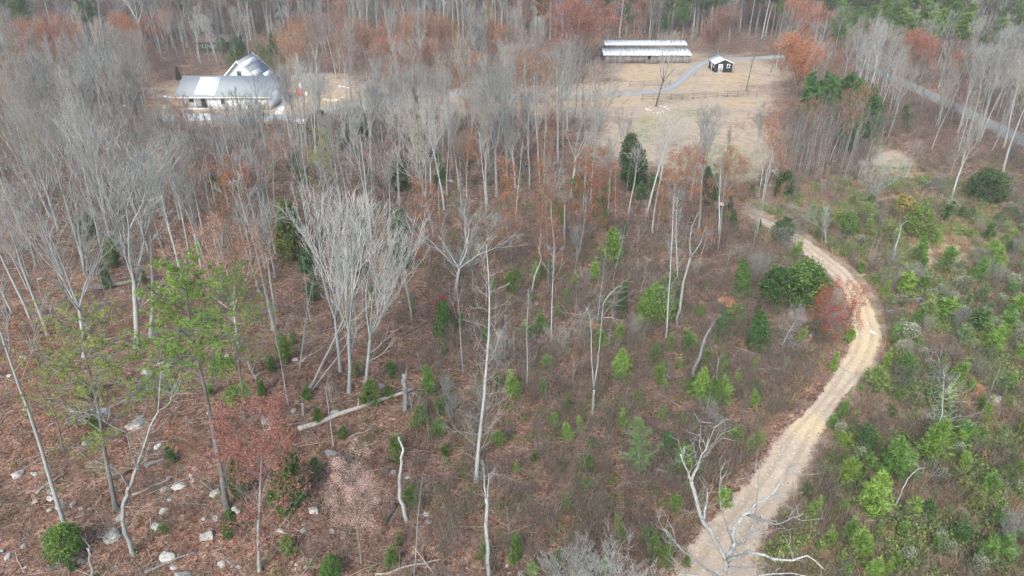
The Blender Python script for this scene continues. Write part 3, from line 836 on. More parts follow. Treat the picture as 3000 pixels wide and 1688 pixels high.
# long grey barn with a raised monitor roof
BX0, BX1, BY0 = 24.3, 46.3, 187.0
barn = tag(empty("barn", ((BX0 + BX1) / 2, BY0, 0)), "long weathered grey barn with two tiers of shining tin roof", "barn")
rb = random.Random(3)
nb_ = 74
pw = (BX1 - BX0) / nb_
DOOR = (37, 40)
mats_b = [simple_mat("barn_board_a", (0.215, 0.205, 0.20), .95, .3, 3), simple_mat("barn_board_b", (0.165, 0.16, 0.165), .95, .3, 3), simple_mat("barn_board_c", (0.28, 0.26, 0.24), .95, .3, 3)]
bmesh_ = [boxm("board", (0, pw * .93, 0, .05, 0, 2.05), m) for m in mats_b]
for i in range(nb_):
    if DOOR[0] <= i < DOOR[1]: continue
    o = obj("board", bmesh_[rb.choice([0, 0, 1, 1, 2])], barn)
    o.location = (BX0 + i * pw, BY0 - rb.uniform(0, .03), rb.uniform(-.03, .03))
cl = [boxm("upper_board", (0, pw * 1.85, 0, .05, 0, .85), m) for m in mats_b]
for i in range(nb_ // 2):
    o = obj("upper_board", cl[rb.choice([0, 1, 1])], barn); o.location = (BX0 + .6 + i * pw * 1.94, BY0 + 4.2 - rb.uniform(0, .02), 3.0)
box_part("wall", (BX0 + .05, BX1 - .05, BY0 + .08, BY0 + .2, 0, 2.0), DARKIN, barn)  # solid panel painting the inside shade behind boards and doorway
box_part("wall", (BX0, BX0 + .15, BY0 + .06, BY0 + 12, 0, 2.1), BOARDS, barn)
box_part("wall", (BX1 - .15, BX1, BY0 + .06, BY0 + 12, 0, 2.1), BOARDS, barn)
box_part("wall", (BX0 + .5, BX1 - .5, BY0 + 4.3, BY0 + 4.45, 0, 3.9), DARKIN, barn)  # same painted shade backing the upper boards
box_part("wall", (BX0 + .5, BX0 + .65, BY0 + 4.453, BY0 + 9, 2.2, 4.1), BOARDS, barn)
box_part("wall", (BX1 - .65, BX1 - .5, BY0 + 4.453, BY0 + 9, 2.2, 4.1), BOARDS, barn)
def tin(name, x0, x1, y0, z0, y1, z1, n=22):
    for i in range(n):
        a, b = x0 + (x1 - x0) * i / n, x0 + (x1 - x0) * (i + 1) / n
        dz = rb.uniform(0, .012)
        slab_roof(name, [(a, y0, z0 + dz), (b - .012, y0, z0 + dz), (b - .012, y1, z1 + dz), (a, y1, z1 + dz)], .04, TIN, barn)
tin("tin_sheet", BX0 - .6, BX1 + .4, BY0 - .5, 2.05, BY0 + 4.15, 3.05)
tin("tin_sheet", BX0 + .1, BX1 - .1, BY0 + 3.7, 3.92, BY0 + 6.6, 4.75)
slab_roof("rear_roof", [(BX0 + .1, BY0 + 9.6, 3.9), (BX1 - .1, BY0 + 9.6, 3.9), (BX1 - .1, BY0 + 6.604, 4.75), (BX0 + .1, BY0 + 6.604, 4.75)], .04, TIN, barn)
slab_roof("rear_roof", [(BX0 - .6, BY0 + 13, 2.1), (BX1 + .4, BY0 + 13, 2.1), (BX1 + .4, BY0 + 8.9, 3.05), (BX0 - .6, BY0 + 8.9, 3.05)], .04, TIN, barn)
dx = BX0 + DOOR[0] * pw
for k in range(5):
    box_part("gate_rail", (dx - .6, dx + 2.3, BY0 - 1.5, BY0 - 1.42, .15 + k * .24, .29 + k * .24), BOARDS, barn)
for gx_ in (dx - .65, dx + 2.25): box_part("gate_post", (gx_, gx_ + .14, BY0 - 1.4, BY0 - 1.26, 0, 1.5), BOARDS, barn)
Sub(barn).fix()
for c in barn.children:
    if c.name.startswith(("board", "upper_board")): c.matrix_parent_inverse = Matrix.Translation(-barn.location)

# small black shed
SX0, SX1, SY0, SY1 = 49.6, 53.7, 174.2, 180.4
shed = tag(empty("shed", ((SX0 + SX1) / 2, SY0, 0)), "small black cabin shed with white trim and pale tin roof beside the drive", "shed")
SE, SR = 2.25, 3.15
gable_wall("wall", SX0, SX1, SY0, .1, SE, SR, .12, BLACKWOOD, shed)
gable_wall("wall", SX0, SX1, SY1 - .12, .1, SE, SR, .12, BLACKWOOD, shed)
box_part("wall", (SX0 + .003, SX0 + .12, SY0 + .123, SY1 - .123, .1, SE - .01), BLACKWOOD, shed)
box_part("wall", (SX1 - .12, SX1 - .003, SY0 + .123, SY1 - .123, .1, SE - .01), BLACKWOOD, shed)
box_part("footing", (SX0 + .05, SX1 - .05, SY0 + .05, SY1 - .05, 0, .1), CONCRETE, shed)
nbat = 14
for i in range(nbat):
    x = SX0 + (i + .5) * (SX1 - SX0) / nbat
    zt = SE + (SR - SE) * (1 - abs(x - (SX0 + SX1) / 2) / ((SX1 - SX0) / 2)) - .12
    box_part("batten", (x - .025, x + .025, SY0 - .025, SY0 + .002, .1, zt), BLACKWOOD, shed)
sm = (SX0 + SX1) / 2
slab_roof("roof", [(SX0 - .4, SY0 - .35, SE - .16), (sm, SY0 - .35, SR + .02), (sm, SY1 + .35, SR + .02), (SX0 - .4, SY1 + .35, SE - .16)], .06, TIN, shed)["label"] = "white half of the tin roof"
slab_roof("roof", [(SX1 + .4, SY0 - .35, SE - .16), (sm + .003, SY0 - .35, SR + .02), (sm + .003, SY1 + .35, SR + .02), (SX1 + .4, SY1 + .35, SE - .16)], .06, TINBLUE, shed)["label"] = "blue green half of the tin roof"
for sx, ex in ((-1, SX0 - .4), (1, SX1 + .4)):
    a, b = Vector((ex, SY0 - .37, SE - .2)), Vector((sm, SY0 - .37, SR - .02))
    V = [tuple(a), tuple(b), tuple(b + Vector((0, 0, .2))), tuple(a + Vector((0, 0, .2)))] + [tuple(p + Vector((0, -.04, 0))) for p in (a, b, b + Vector((0, 0, .2)), a + Vector((0, 0, .2)))]
    obj("barge_board", mk("barge_board", V, [(0, 1, 2, 3), (7, 6, 5, 4), (0, 4, 5, 1), (1, 5, 6, 2), (2, 6, 7, 3), (3, 7, 4, 0)], None, [FRAMEW], False), shed)
window(shed, SX0 + .75, SY0, .12, 1.0, 1.95, "door", mat=simple_mat("door_pane", (.3, .33, .36), .4, .05))
window(shed, SX0 + 2.75, SY0, 1.15, .75, .95)
window(shed, SY0 + 1.0, SX0, 1.0, .5, 1.0, "window", 'x')
window(shed, SY0 + 4.2, SX0, 1.0, .5, 1.0, "window", 'x')
box_part("porch_post", (SX0 - .32, SX0 - .17, SY0 + 2.4, SY0 + 2.55, .0, SE - .12), FRAMEW, shed)
Sub(shed).fix()

# two roofs deep in the far wood
def cabin(name, px, py, w, dpt, eh, rh, roofm, wallm, label, hip=False):
    b = P(px, py)
    c = tag(empty(name, b), label, "cabin")
    x0, x1, y0, y1 = -w / 2, w / 2, 0, dpt
    box_part("wall", (x0, x1, y0, y1, 0, eh), wallm, c)
    for k in range(2): window(c, x0 + w * (.2 + .45 * k), y0, .9, 1.0, 1.2)
    if hip:
        tx = w * .12
        V = [(x0 - .6, y0 - .6, eh + .003), (x1 + .6, y0 - .6, eh + .003), (x1 + .6, y1 + .6, eh + .003), (x0 - .6, y1 + .6, eh + .003), (-tx, dpt / 2, eh + rh), (tx, dpt / 2, eh + rh)]
        obj("roof", mk("roof", V, [(0, 1, 5, 4), (2, 3, 4, 5), (3, 2, 1, 0)], [(1, 2, 5), (3, 0, 4)], [roofm], False), c)
    else:
        slab_roof("roof", [(x0 - .5, y0 - .6, eh - .1), (x1 + .5, y0 - .6, eh - .1), (x1 + .5, dpt / 2, eh + rh), (x0 - .5, dpt / 2, eh + rh)], .12, roofm, c)
        slab_roof("roof", [(x0 - .5, y1 + .6, eh - .1), (x1 + .5, y1 + .6, eh - .1), (x1 + .5, dpt / 2 + .003, eh + rh), (x0 - .5, dpt / 2 + .003, eh + rh)], .12, roofm, c)
    return c
cabin("cabin", 838, 76, 7.5, 7, 2.8, 3.4, ROOFGREY, simple_mat("grey_siding", (.28, .29, .30), .8, .1), "grey hip roofed cabin half hidden in the far wood", True)
cabin("cabin", 625, 150, 9.5, 6, 2.4, 1.8, BROWNROOF, simple_mat("green_siding", (.14, .18, .165), .8, .1), "long brown roofed cabin among trunks behind the white house")
cabin("cabin", 682, 136, 3.6, 3.4, 2.2, .7, BOARDS, simple_mat("blue_siding", (.17, .20, .23), .8, .1), "little blue grey shed beside the brown roofed cabin")

# fences
def fence(pts, label, n_rails=3, every=2.6, h=1.25):
    ps = [P(*p) for p in pts]
    root = tag(empty("rail_fence", ps[0]), label, "fence", "pasture fences")
    o0 = ps[0]
    post = boxm("post", (-.06, .06, -.06, .06, -.2, h), FENCEW)
    rr = random.Random(int(pts[0][0]))
    for a, b in zip(ps[:-1], ps[1:]):
        L = (b - a).length; n = max(1, round(L / every))
        for i in range(n + 1):
            if i == 0 and a is not ps[0]: continue
            q = a.lerp(b, i / n); o = obj("post", post, root); o.location = q - o0
            o.rotation_euler = (rr.uniform(-.04, .04), rr.uniform(-.04, .04), rr.uniform(0, 1.5))
        for k in range(n_rails):
            z = Vector((0, 0, .35 + k * .38 + rr.uniform(-.02, .02)))
            obj("rail", tube_mesh("rail", [([a - o0 + z, a.lerp(b, .5) - o0 + z, b - o0 + z], [.035] * 3, 4)], FENCEW), root)
    return root
fence([(1880, 293), (1914, 293), (1965, 292), (2030, 291), (2100, 286), (2190, 281), (2216, 284)], "weathered rail fence crossing the straw pasture below the shed")
fence([(1845, 254), (1886, 252), (1930, 252), (1962, 250)], "short dark rail fence across the yard in front of the barn")
fence([(1500, 298), (1560, 299), (1620, 297), (1690, 297)], "rail fence running beside the gravel drive left of the pasture")

# yard things
tank = tag(empty("gas_tank", P(884, 368)), "white cylindrical gas tank at the edge of the drive", "gas tank")
prof = [(-1.35, .02), (-1.25, .28), (-1.0, .46), (1.0, .46), (1.25, .28), (1.35, .02)]
TANKM = simple_mat("tank_paint", (.8, .8, .8), .4, .04, 1, .5)
obj("body", tube_mesh("tank", [([Vector((x, 0, .75)) for x, r in prof], [r for x, r in prof], 14)], TANKM, True), tank)
obj("dome", tube_mesh("dome", [([Vector((0, 0, 1.15)), Vector((0, 0, 1.3)), Vector((0, 0, 1.36))], [.18, .18, .05], 10)], TANKM, True), tank)
for x in (-.8, .8): obj("foot", boxm("foot", (x - .08, x + .08, -.3, .3, -.05, .36), CONCRETE), tank)

infl = tag(empty("inflatable", P(884, 281)), "red and white inflatable yard decoration on the tan lawn", "inflatable")
RED = simple_mat("red_vinyl", (.62, .04, .06), .5, .06, 2, .4)
WHV = simple_mat("white_vinyl", (.85, .85, .85), .5, .04, 2, .4)
def blob(name, prof, mat, off, parent, k=12):
    return obj(name, tube_mesh(name, [([Vector((off[0], off[1], z)) for z, r in prof], [r for z, r in prof], k)], mat, True), parent)
blob("body", [(-.05, .45), (.25, .75), (.75, .82), (1.25, .6), (1.6, .35)], RED, (0, 0), infl)
blob("top", [(1.58, .3), (1.8, .42), (2.15, .36), (2.5, .2), (2.75, .05)], WHV, (0, 0), infl)
blob("side_lobe", [(-.05, .3), (.3, .42), (.75, .35), (1.0, .1)], WHV, (.95, -.1), infl)
blob("side_lobe", [(.9, .1), (1.1, .26), (1.35, .24), (1.5, .05)], RED, (.8, 0), infl)

# ------------------------------------------------------------------ landmark trees
PALE, GREY, BROWN, DARK, WHITEB = (.32, .345, .33), (.25, .265, .255), (.165, .165, .155), (.09, .088, .085), (.42, .445, .435)
RUST, ORANGE, REDB, TANP, YEL, CRIM = (.34, .165, .095), (.42, .195, .095), (.35, .145, .115), (.40, .27, .225), (.40, .27, .085), (.32, .04, .045)
PINEG, OLIVE, SAPG, DKG, YG = (.20, .31, .075), (.27, .31, .10), (.225, .365, .085), (.075, .125, .06), (.34, .36, .09)
T = "tree"
def tr(kind, base, top, label, bark=GREY, name="bare_tree", **kw):
    return plant_px(name, kind, base, top, label, T, bark=bark, **kw)

tr('pine1', (341, 1493), (205, 925), "olive spreading pine with a tall slanting trunk above pale boulders", BROWN, "pine_tree", leaf=OLIVE, wide=1.0)
tr('pine0', (665, 1490), (560, 765), "tall bright green pine with a bare dark trunk in the wood", BROWN, "pine_tree", leaf=PINEG, wide=1.1)
tr('pine1', (717, 1231), (690, 810), "smaller green pine just behind the tall bright pine", BROWN, "pine_tree", leaf=(.21, .31, .08), wide=.9)
tr('pole2', (199, 1562), (-75, 800), "smooth pale trunk leaning out of the picture beside a green bush", PALE)
tr('rust0', (187, 1322), (70, 930), "narrow rust leaved tree at the foot of the olive pine", BROWN, "rust_tree", leaf=RUST)
tr('rust1', (761, 1673), (705, 1170), "thin red leaved sapling tree with white dead twigs below the tall pine", PALE, "red_tree", leaf=REDB)
tr('beech', (1058, 1650), (1015, 1325), "small tree holding pale pinkish dead leaves", BROWN, "beech_tree", leaf=(.52, .385, .335), wide=.66)
tr('fan0', (1023, 1150), (1040, 520), "tall grey tree with a fanned twig crown, middle of the central clump", PALE, wide=.82, crown=(.44, .46, .44))
tr('fan1', (1070, 1145), (1135, 560), "slim grey tree of the central clump with a knot on its trunk", PALE, wide=.85, crown=(.44, .46, .44))
tr('fan1', (998, 1088), (945, 510), "rear grey tree of the central clump", PALE, wide=.8, crown=(.44, .46, .44))
tr('pole1', (908, 1137), (1130, 720), "thick grey trunk leaning hard against the central clump", PALE)
tr('pole2', (918, 1140), (1085, 905), "thin dead trunk slanting low across the central clump", GREY)
tr('pole2', (845, 1185), (784, 890), "thin bare pole standing left of the central clump", PALE)
tr('deadlead0', (879, 1076), (905, 780), "crooked thin dead tree between the pines and the central clump", PALE, wide=.7)
tr('oak', (1337, 849), (1375, 540), "medium grey tree with wide limbs alone in leaf litter", PALE, wide=1.0)
tr('vase2', (1272, 696), (1205, 290), "tall forked grey tree above the lone wide limbed tree", PALE)
tr('vase0', (1427, 600), (1400, 250), "pale tree forking low into a deep white Y", PALE)
tr('fan0', (1455, 575), (1445, 135), "very tall straight grey tree with a huge twig crown beside the Y fork", GREY, wide=1.15)
tr('fan1', (1672, 578), (1735, 160), "big pale trunked tree with a broad vase crown before the pasture", PALE, wide=1.15)
tr('lead1', (1894, 634), (1965, 300), "pale slender trunk leaning uphill beside dark cedars", WHITEB)
tr('deadlead1', (1952, 989), (1992, 545), "long thin dead trunk rising through the middle of the brush", PALE, wide=.6)
tr('vase3', (1922, 312), (1985, 62), "dark twin trunked tree standing in front of the barn", DARK, crown=(.33, .315, .29), rz=1.2)
tr('vase1', (2050, 520), (2110, 290), "forked grey tree at the green edge of the pasture", GREY)
tr('deadlead1', (1396, 1412), (1440, 690), "tall white dead tree bristling with twigs, tallest snag of the clearing", WHITEB, wide=.9)
tr('deadlead0', (1213, 1688), (1222, 1390), "dead grey sapling standing behind the pinkish leaved tree", GREY, wide=.6)
tr('pole2', (977, 1306), (952, 1104), "bare white pole crossing the long fallen log", WHITEB)
tr('fan0', (401, 1017), (395, 350), "tall grey tree with a full twig crown above the fallen log", PALE, wide=1.1)
tr('lead2', (444, 986), (425, 440), "slim grey tree close beside the tall one above the fallen log", PALE)
tr('vase3', (248, 1045), (200, 520), "grey tree with wide arching limbs behind the olive pine", PALE)
tr('lead1', (140, 983), (-10, 560), "pale trunk leaning left above the rust leaved tree", PALE)
tr('lead3', (102, 970), (-60, 520), "leftmost pale slanting trunk above the rust leaved tree", PALE)
tr('vase2', (248, 805), (200, 430), "short thick grey trunk above the fallen log's broken end", GREY)
tr('deadlead1', (270, 814), (312, 640), "small pale dead tree bent over behind the fallen log", PALE)
tr('sparse1', (698, 1022), (640, 610), "pale trunked tree with broken white limbs behind the bright pine", WHITEB, "rust_tree", leaf=RUST)
tr('rust2', (645, 760), (690, 440), "rust leaved tree glowing among grey trunks above the bright pine", GREY, "rust_tree", leaf=(.36, .15, .075))
tr('fv1', (1030, 300), (1008, 15), "big vase crowned grey tree beside the house drive", GREY, wide=.95)
tr('pole1', (1033, 425), (1010, 150), "thin white trunk before the dark evergreens by the drive", WHITEB)
tr('pine1', (922, 665), (940, 392), "yellow green feathery pine above the central clump", GREY, "pine_tree", leaf=YG, wide=.7)
tr('rust0', (1500, 780), (1490, 460), "rust orange column of leaves right of the wide limbed tree", BROWN, "rust_tree", leaf=ORANGE, wide=.7)
tr('rust0', (1606, 850), (1606, 460), "tall red brown leafy column in the middle of the wood", BROWN, "rust_tree", leaf=(.29, .125, .075), wide=.6)
tr('rust0', (1262, 815), (1250, 520), "thin rusty column of leaves under the tall forked tree", BROWN, "rust_tree", leaf=RUST)
tr('rust1', (1690, 770), (1770, 440), "slanting tree with a ragged coat of rust leaves", BROWN, "rust_tree", leaf=(.34, .14, .07))
tr('rust1', (1985, 690), (2010, 430), "sparse rust leaved tree below the pasture edge", BROWN, "rust_tree", leaf=(.34, .15, .08))
tr('rust1', (2080, 660), (2150, 430), "thin orange brown tree beside the white boulder", BROWN, "rust_tree", leaf=(.36, .16, .08))
tr('redoak0', (1702, 192), (1718, -18), "huge round red oak covering the barn's end", GREY, "red_oak", leaf=(.37, .16, .115), wide=1.05)
tr('redoak1', (2105, 172), (2100, 25), "brown leaved oak behind the black shed", GREY, "brown_oak", leaf=(.24, .135, .10), wide=1.1)
tr('redoak1', (2335, 300), (2352, 92), "orange and red tree standing right of the pasture", DARK, "orange_tree", leaf=(.44, .19, .095), wide=.8)
tr('redoak1', (2360, 170), (2365, -25), "rust crowned tree touching the top of the picture", GREY, "rust_tree", leaf=(.38, .185, .12), wide=.75)
tr('redoak1', (2720, 250), (2700, 80), "salmon leaved tree above the paved road", GREY, "rust_tree", leaf=(.42, .17, .11), wide=.6)
tr('rust2', (1110, 210), (1115, 45), "orange brown tree between the house drive and the far wood", GREY, "rust_tree", leaf=(.40, .16, .075), wide=1.2)
tr('rust2', (1230, 270), (1240, 190), "low orange bushy tree near the bend of the drive", GREY, "rust_tree", leaf=ORANGE, wide=1.3)
tr('rust2', (450, 190), (440, 20), "bright orange leaved tree in the far grey wood left of the house", GREY, "rust_tree", leaf=(.42, .14, .065), wide=.9)
tr('rust2', (1420, 150), (1425, 15), "golden leaved tree in the far wood", GREY, "yellow_tree", leaf=YEL, wide=.6)
tr('rust2', (1530, 120), (1535, -20), "scarlet tree top at the upper edge of the far wood", GREY, "red_tree", leaf=(.42, .10, .07))
tr('rust0', (2280, 540), (2262, 345), "orange sapling tree beside the young pine stand", BROWN, "orange_tree", leaf=ORANGE)
tr('lead1', (2538, 300), (2590, 60), "leaning pale tree with a flared crown before the paved road", PALE)
tr('vase0', (2787, 585), (2860, 310), "slanting pale tree rising from the log heap", PALE)
tr('lead3', (2936, 512), (2995, 150), "stout pale trunk at the picture's edge above the clearing", PALE)
tr('pole1', (2576, 437), (2605, 325), "thin pale tree below the dark young pines", PALE)
tr('shrub1', (2550, 590), (2590, 440), "fan shaped bare tree at the head of the brushy field", PALE, wide=1.1)
tr('oak', (1835, 660), (1790, 610), "low dead shrub by the brush", GREY, wide=.6) if False else None
tr('shrub0', (1690, 1770), (1690, 1585), "bare twiggy shrub at the bottom edge, left of its twin", PALE, "bare_shrub")
tr('shrub1', (1800, 1775), (1790, 1600), "bare twiggy shrub at the bottom edge, nearer the track", PALE, "bare_shrub", wide=1.2)
tr('shrub1', (2330, 690), (2330, 590), "wide pale twiggy shrub where the track vanishes", PALE, "bare_shrub", wide=1.5)
tr('vase3', (2420, 720), (2410, 590), "small grey forked tree beside the top of the track", PALE, wide=1.1)
tr('maple', (2440, 1040), (2470, 815), "crimson leaved maple hanging over the dirt track", GREY, "red_maple", leaf=(.36, .06, .05), wide=.62)
tr('sparse0', (2290, 1020), (2330, 900), "small pink twigged tree beside the evergreens left of the track", PALE, "bare_tree", leaf=TANP, wide=1.4)
tr('pinefull', (1872, 1400), (1880, 1225), "broad soft green pine in the brush left of the track", GREY, "pine_tree", leaf=(0.176, 0.260, 0.111), wide=1.05)
tr('pine2', (2980, 170), (2975, -15), "round bright pine in the upper corner", BROWN, "pine_tree", leaf=(0.156, 0.247, 0.058), wide=1.4)
tr('pine2', (2770, 190), (2765, 28), "round topped pine above the paved road", BROWN, "pine_tree", leaf=(0.156, 0.247, 0.058), wide=1.2)
tr('pine2', (2880, 210), (2880, 65), "darker pine between the two round bright pines", BROWN, "pine_tree", leaf=(0.117, 0.195, 0.052), wide=1.2)
tr('pine2', (2000, 140), (2000, -10), "dense green pine behind the barn", BROWN, "pine_tree", leaf=(0.104, 0.195, 0.058), wide=1.1)
tr('pine2', (1955, 145), (1950, 40), "lower dark pine behind the barn roof", BROWN, "pine_tree", leaf=(0.078, 0.156, 0.058), wide=1.2)
tr('pine2', (1850, 140), (1840, 10), "dark green pine between the red oak and the barn", BROWN, "pine_tree", leaf=(0.065, 0.130, 0.052), wide=1.0)
for px_, by_, ty_, lab in [(2600, 150, -5, "pine left of the round topped pine"), (2660, 165, 25, "pine close left of the round topped pine"), (2830, 185, 40, "pine close right of the round topped pine"), (2930, 195, 55, "pine below the round corner pine"),
                         (2470, 130, 0, "pine behind the rust crowned tree"), (3020, 230, 70, "pine cut by the picture's side"), (2720, 140, -10, "pine behind the salmon leaved tree")]:
    tr('pine2', (px_, by_), (px_, ty_), "green " + lab, BROWN, "pine_tree", leaf=(.19, .30, .08), wide=1.7)
tr('pine2', (2540, 105), (2545, -30), "tall pine behind the salmon tree", BROWN, "pine_tree", leaf=(0.130, 0.221, 0.058), wide=1.3)

def bush(kind, base, top, label, leaf=DKG, name="cedar_tree", wide=1.0, cat="cedar", group=None):
    return plant_px(name, kind, base, top, label, cat, leaf=leaf, bark=BROWN, wide=wide, group=group)
bush('cedar0', (838, 1478), (845, 1325), "dark green cedar beside the pinkish leaved tree", (0.098, 0.176, 0.058), wide=1.25)
bush('holly0', (182, 1632), (180, 1545), "round green holly bush at the foot of the pale leaning trunk", (0.130, 0.227, 0.052), "holly_bush", 1.0, "bush")
bush('cedar1', (675, 1575), (672, 1495), "little cedar at the foot of the tall bright pine", (0.078, 0.156, 0.052), wide=1.2)
bush('cedar1', (700, 1450), (690, 1330), "slim green cedar between pine trunk and red sapling", (0.091, 0.169, 0.065), wide=1.0)
bush('holly0', (970, 1690), (968, 1635), "green bush at the bottom edge beside the pinkish leaved tree", (0.098, 0.195, 0.052), "holly_bush", 1.0, "bush")
bush('cedar1', (1860, 558), (1850, 395), "tall dark cedar at the lower edge of the pasture", DKG, wide=1.35)
bush('holly0', (1700, 578), (1700, 505), "dark bush at the foot of the big vase crowned tree", (0.065, 0.137, 0.046), "holly_bush", .9, "bush")
bush('cedar0', (1180, 782), (1172, 685), "neat dark conical cedar right of the central clump", (0.052, 0.117, 0.046), wide=1.1)
bush('cedar0', (900, 795), (895, 710), "dark green cedar under the central clump's twigs", (0.065, 0.137, 0.046), wide=1.3)
bush('cedar1', (845, 765), (830, 590), "olive cedar left of the central clump", (0.156, 0.189, 0.065), wide=1.1)
bush('cedar1', (325, 785), (325, 693), "green bush between trunks above the fallen log", (0.091, 0.163, 0.046), wide=1.2)
bush('holly0', (935, 405), (938, 325), "dark evergreen by the drive, nearer the house", DKG, "holly_tree", 1.15, "evergreen")
bush('holly0', (1060, 412), (1058, 322), "dark evergreen by the drive, further from the house", DKG, "holly_tree", 1.2, "evergreen")
bush('cedar1', (1010, 420), (1008, 335), "narrow evergreen between the two dark ones by the drive", DKG)
bush('cedar1', (1170, 560), (1165, 450), "dark cedar under the tall forked tree", DKG, wide=1.3)
bush('holly0', (1290, 545), (1290, 500), "small evergreen bush beside pale stones in the wood", (0.091, 0.169, 0.052), "holly_bush", 1, "bush")
bush('cedar1', (1930, 600), (1915, 515), "dark cedar beside the pale slender trunk", (0.072, 0.130, 0.058), wide=1.5)
bush('cedar1', (2080, 600), (2075, 490), "narrow cedar beside the white boulder", DKG)
bush('holly0', (1925, 945), (1925, 838), "bright round evergreen in the middle of the brush", (0.124, 0.215, 0.052), "holly_bush", 1.1, "bush")
bush('cedar0', (2175, 868), (2175, 762), "light green cedar left of the evergreen thicket", (0.111, 0.195, 0.058), wide=1.1)
bush('holly0', (2290, 895), (2290, 790), "dark evergreen of the thicket left of the track", (0.065, 0.137, 0.046), "holly_bush", 1.2, "bush")
bush('holly0', (2360, 905), (2360, 770), "big bright evergreen of the thicket left of the track", (0.117, 0.202, 0.058), "holly_bush", 1.1, "bush")
bush('cedar0', (2225, 1025), (2225, 910), "dark conical cedar left of the crimson maple", (0.065, 0.130, 0.046), wide=1.2)
bush('cedar0', (2110, 985), (2130, 905), "grey green cedar below the orange soil mound", (0.104, 0.156, 0.072), wide=1.2)
bush('cedar0', (1958, 1340), (1955, 1265), "dark little cedar right of the broad soft pine", (0.065, 0.143, 0.058), wide=1.2)
bush('cedar0', (1300, 985), (1300, 880), "dark evergreen sapling beside the white dead tree", (0.078, 0.150, 0.046), wide=1.1)
bush('holly0', (1505, 855), (1508, 795), "round dark green bush in open litter", (0.117, 0.182, 0.046), "holly_bush", 1.0, "bush")
bush('holly0', (2900, 590), (2900, 500), "wide dark evergreen below the stout pale trunk", DKG, "holly_bush", 1.4, "bush")
bush('cedar1', (2540, 1330), (2545, 1245), "dark green pine bush right of the pale twiggy heap", (0.078, 0.143, 0.058), wide=1.4)
bush('holly0', (2700, 700), (2700, 610), "yellow green bushy tree in the cleared field", (0.163, 0.234, 0.065), "holly_bush", 1.0, "bush")
bush('holly1', (2655, 650), (2655, 580), "golden leaved shrub at the head of the cleared field", (0.30, 0.255, 0.10), "golden_shrub", 0.85, "shrub")
bush('holly1', (2490, 690), (2490, 630), "green bush beside the top of the track", (0.117, 0.195, 0.058), "holly_bush", 1.0, "bush")
bush('holly1', (1298, 915), (1297, 875), "crimson shrub glowing in brown litter", (0.390, 0.065, 0.098), "red_shrub", 1.1, "shrub")
bush('holly1', (1314, 945), (1314, 915), "smaller crimson shrub just below its twin", (0.416, 0.058, 0.091), "red_shrub", .9, "shrub")
bush('cedar1', (1830, 690), (1830, 650), "tiny dark conifer in the middle of the brush", DKG)
bush('holly0', (2485, 440), (2490, 350), "dark evergreen at the right flank of the young pine stand", (0.065, 0.130, 0.052), "holly_bush", .8, "bush")
bush('pinefull', (2580, 385), (2575, 300), "dark young pine below the paved road, left of its twin", (0.078, 0.150, 0.065), "pine_tree", 1.2, "pine")
bush('pinefull', (2655, 385), (2650, 305), "dark young pine below the paved road, right of its twin", (0.078, 0.150, 0.065), "pine_tree", 1.2, "pine")

# ------------------------------------------------------------------ dead trees and snags drawn limb by limb
DEADW = make_bark("dead_wood", lo=0.42, dark=0.6)
def smooth_line(pts, sub=3):
    out = []
    for i in range(len(pts) - 1):
        p0, p1, p2, p3 = pts[max(i - 1, 0)], pts[i], pts[i + 1], pts[min(i + 2, len(pts) - 1)]
        for k in range(sub):
            t = k / sub
            out.append(0.5 * (2 * p1 + (p2 - p0) * t + (2 * p0 - 5 * p1 + 4 * p2 - p3) * t * t + (3 * p1 - p0 - 3 * p2 + p3) * t ** 3))
    out.append(pts[-1]); return out

def snag(name, label, base, limbs, color, cat="dead tree", twigs=0, group=None, seed=1, jag=True):
    """limbs: (start radius, end radius, [(px, py, metres behind the foot)...]); the first is the trunk"""
    b = P(*base); rr = random.Random(seed)
    root = tag(empty(name, b), label, cat, group)
    tw = []
    for i, (r0, r1, pl) in enumerate(limbs):
        pts = []
        for q in pl:
            dy = q[2] if len(q) > 2 else 0.0
            pts.append(at_depth(q[0], q[1], b.y + dy) - b)
        if i == 0:
            pts[0] = Vector((0, 0, -.25))
        pts = smooth_line(pts)
        for j in range(1, len(pts) - 1): pts[j] = pts[j] + Vector((rr.gauss(0, 1), rr.gauss(0, 1.6), rr.gauss(0, .6))) * r0 * .22
        n = len(pts)
        rad = [(r0 + (r1 - r0) * (j / (n - 1)) ** .7) * .85 for j in range(n)]
        if i == 0: rad[0] *= 1.35
        obj("trunk" if i == 0 else "limb", tube_mesh("limb", [(pts, rad, 8 if i == 0 else 6)], DEADW, True), root, color)
        for _ in range(twigs if i else twigs // 2):
            j = rr.randint(max(1, n // 3), n - 2)
            d = (pts[j + 1] - pts[j]).normalized()
            d = (d + Vector((rr.gauss(0, .8), rr.gauss(0, .8), rr.gauss(.1, .6)))).normalized()
            L = rr.uniform(.4, 1.6); p = pts[j]; seg = [p]
            for s_ in range(3):
                d = (d + Vector((rr.gauss(0, .25), rr.gauss(0, .25), rr.gauss(.05, .2)))).normalized(); p = p + d * L / 3; seg.append(p)
            tw.append((seg, [max(rad[j] * .3, .012), .014, .011, .008], 3))
            for s_ in (1, 2, 3):
                e = (d + Vector((rr.gauss(0, .7), rr.gauss(0, .7), rr.gauss(.1, .5)))).normalized()
                tw.append(([seg[s_], seg[s_] + e * L * .45], [.011, .007], 3))
    if tw: obj("twigs", tube_mesh("twigs", tw, DEADW), root, color)["kind"] = "stuff"
    return root

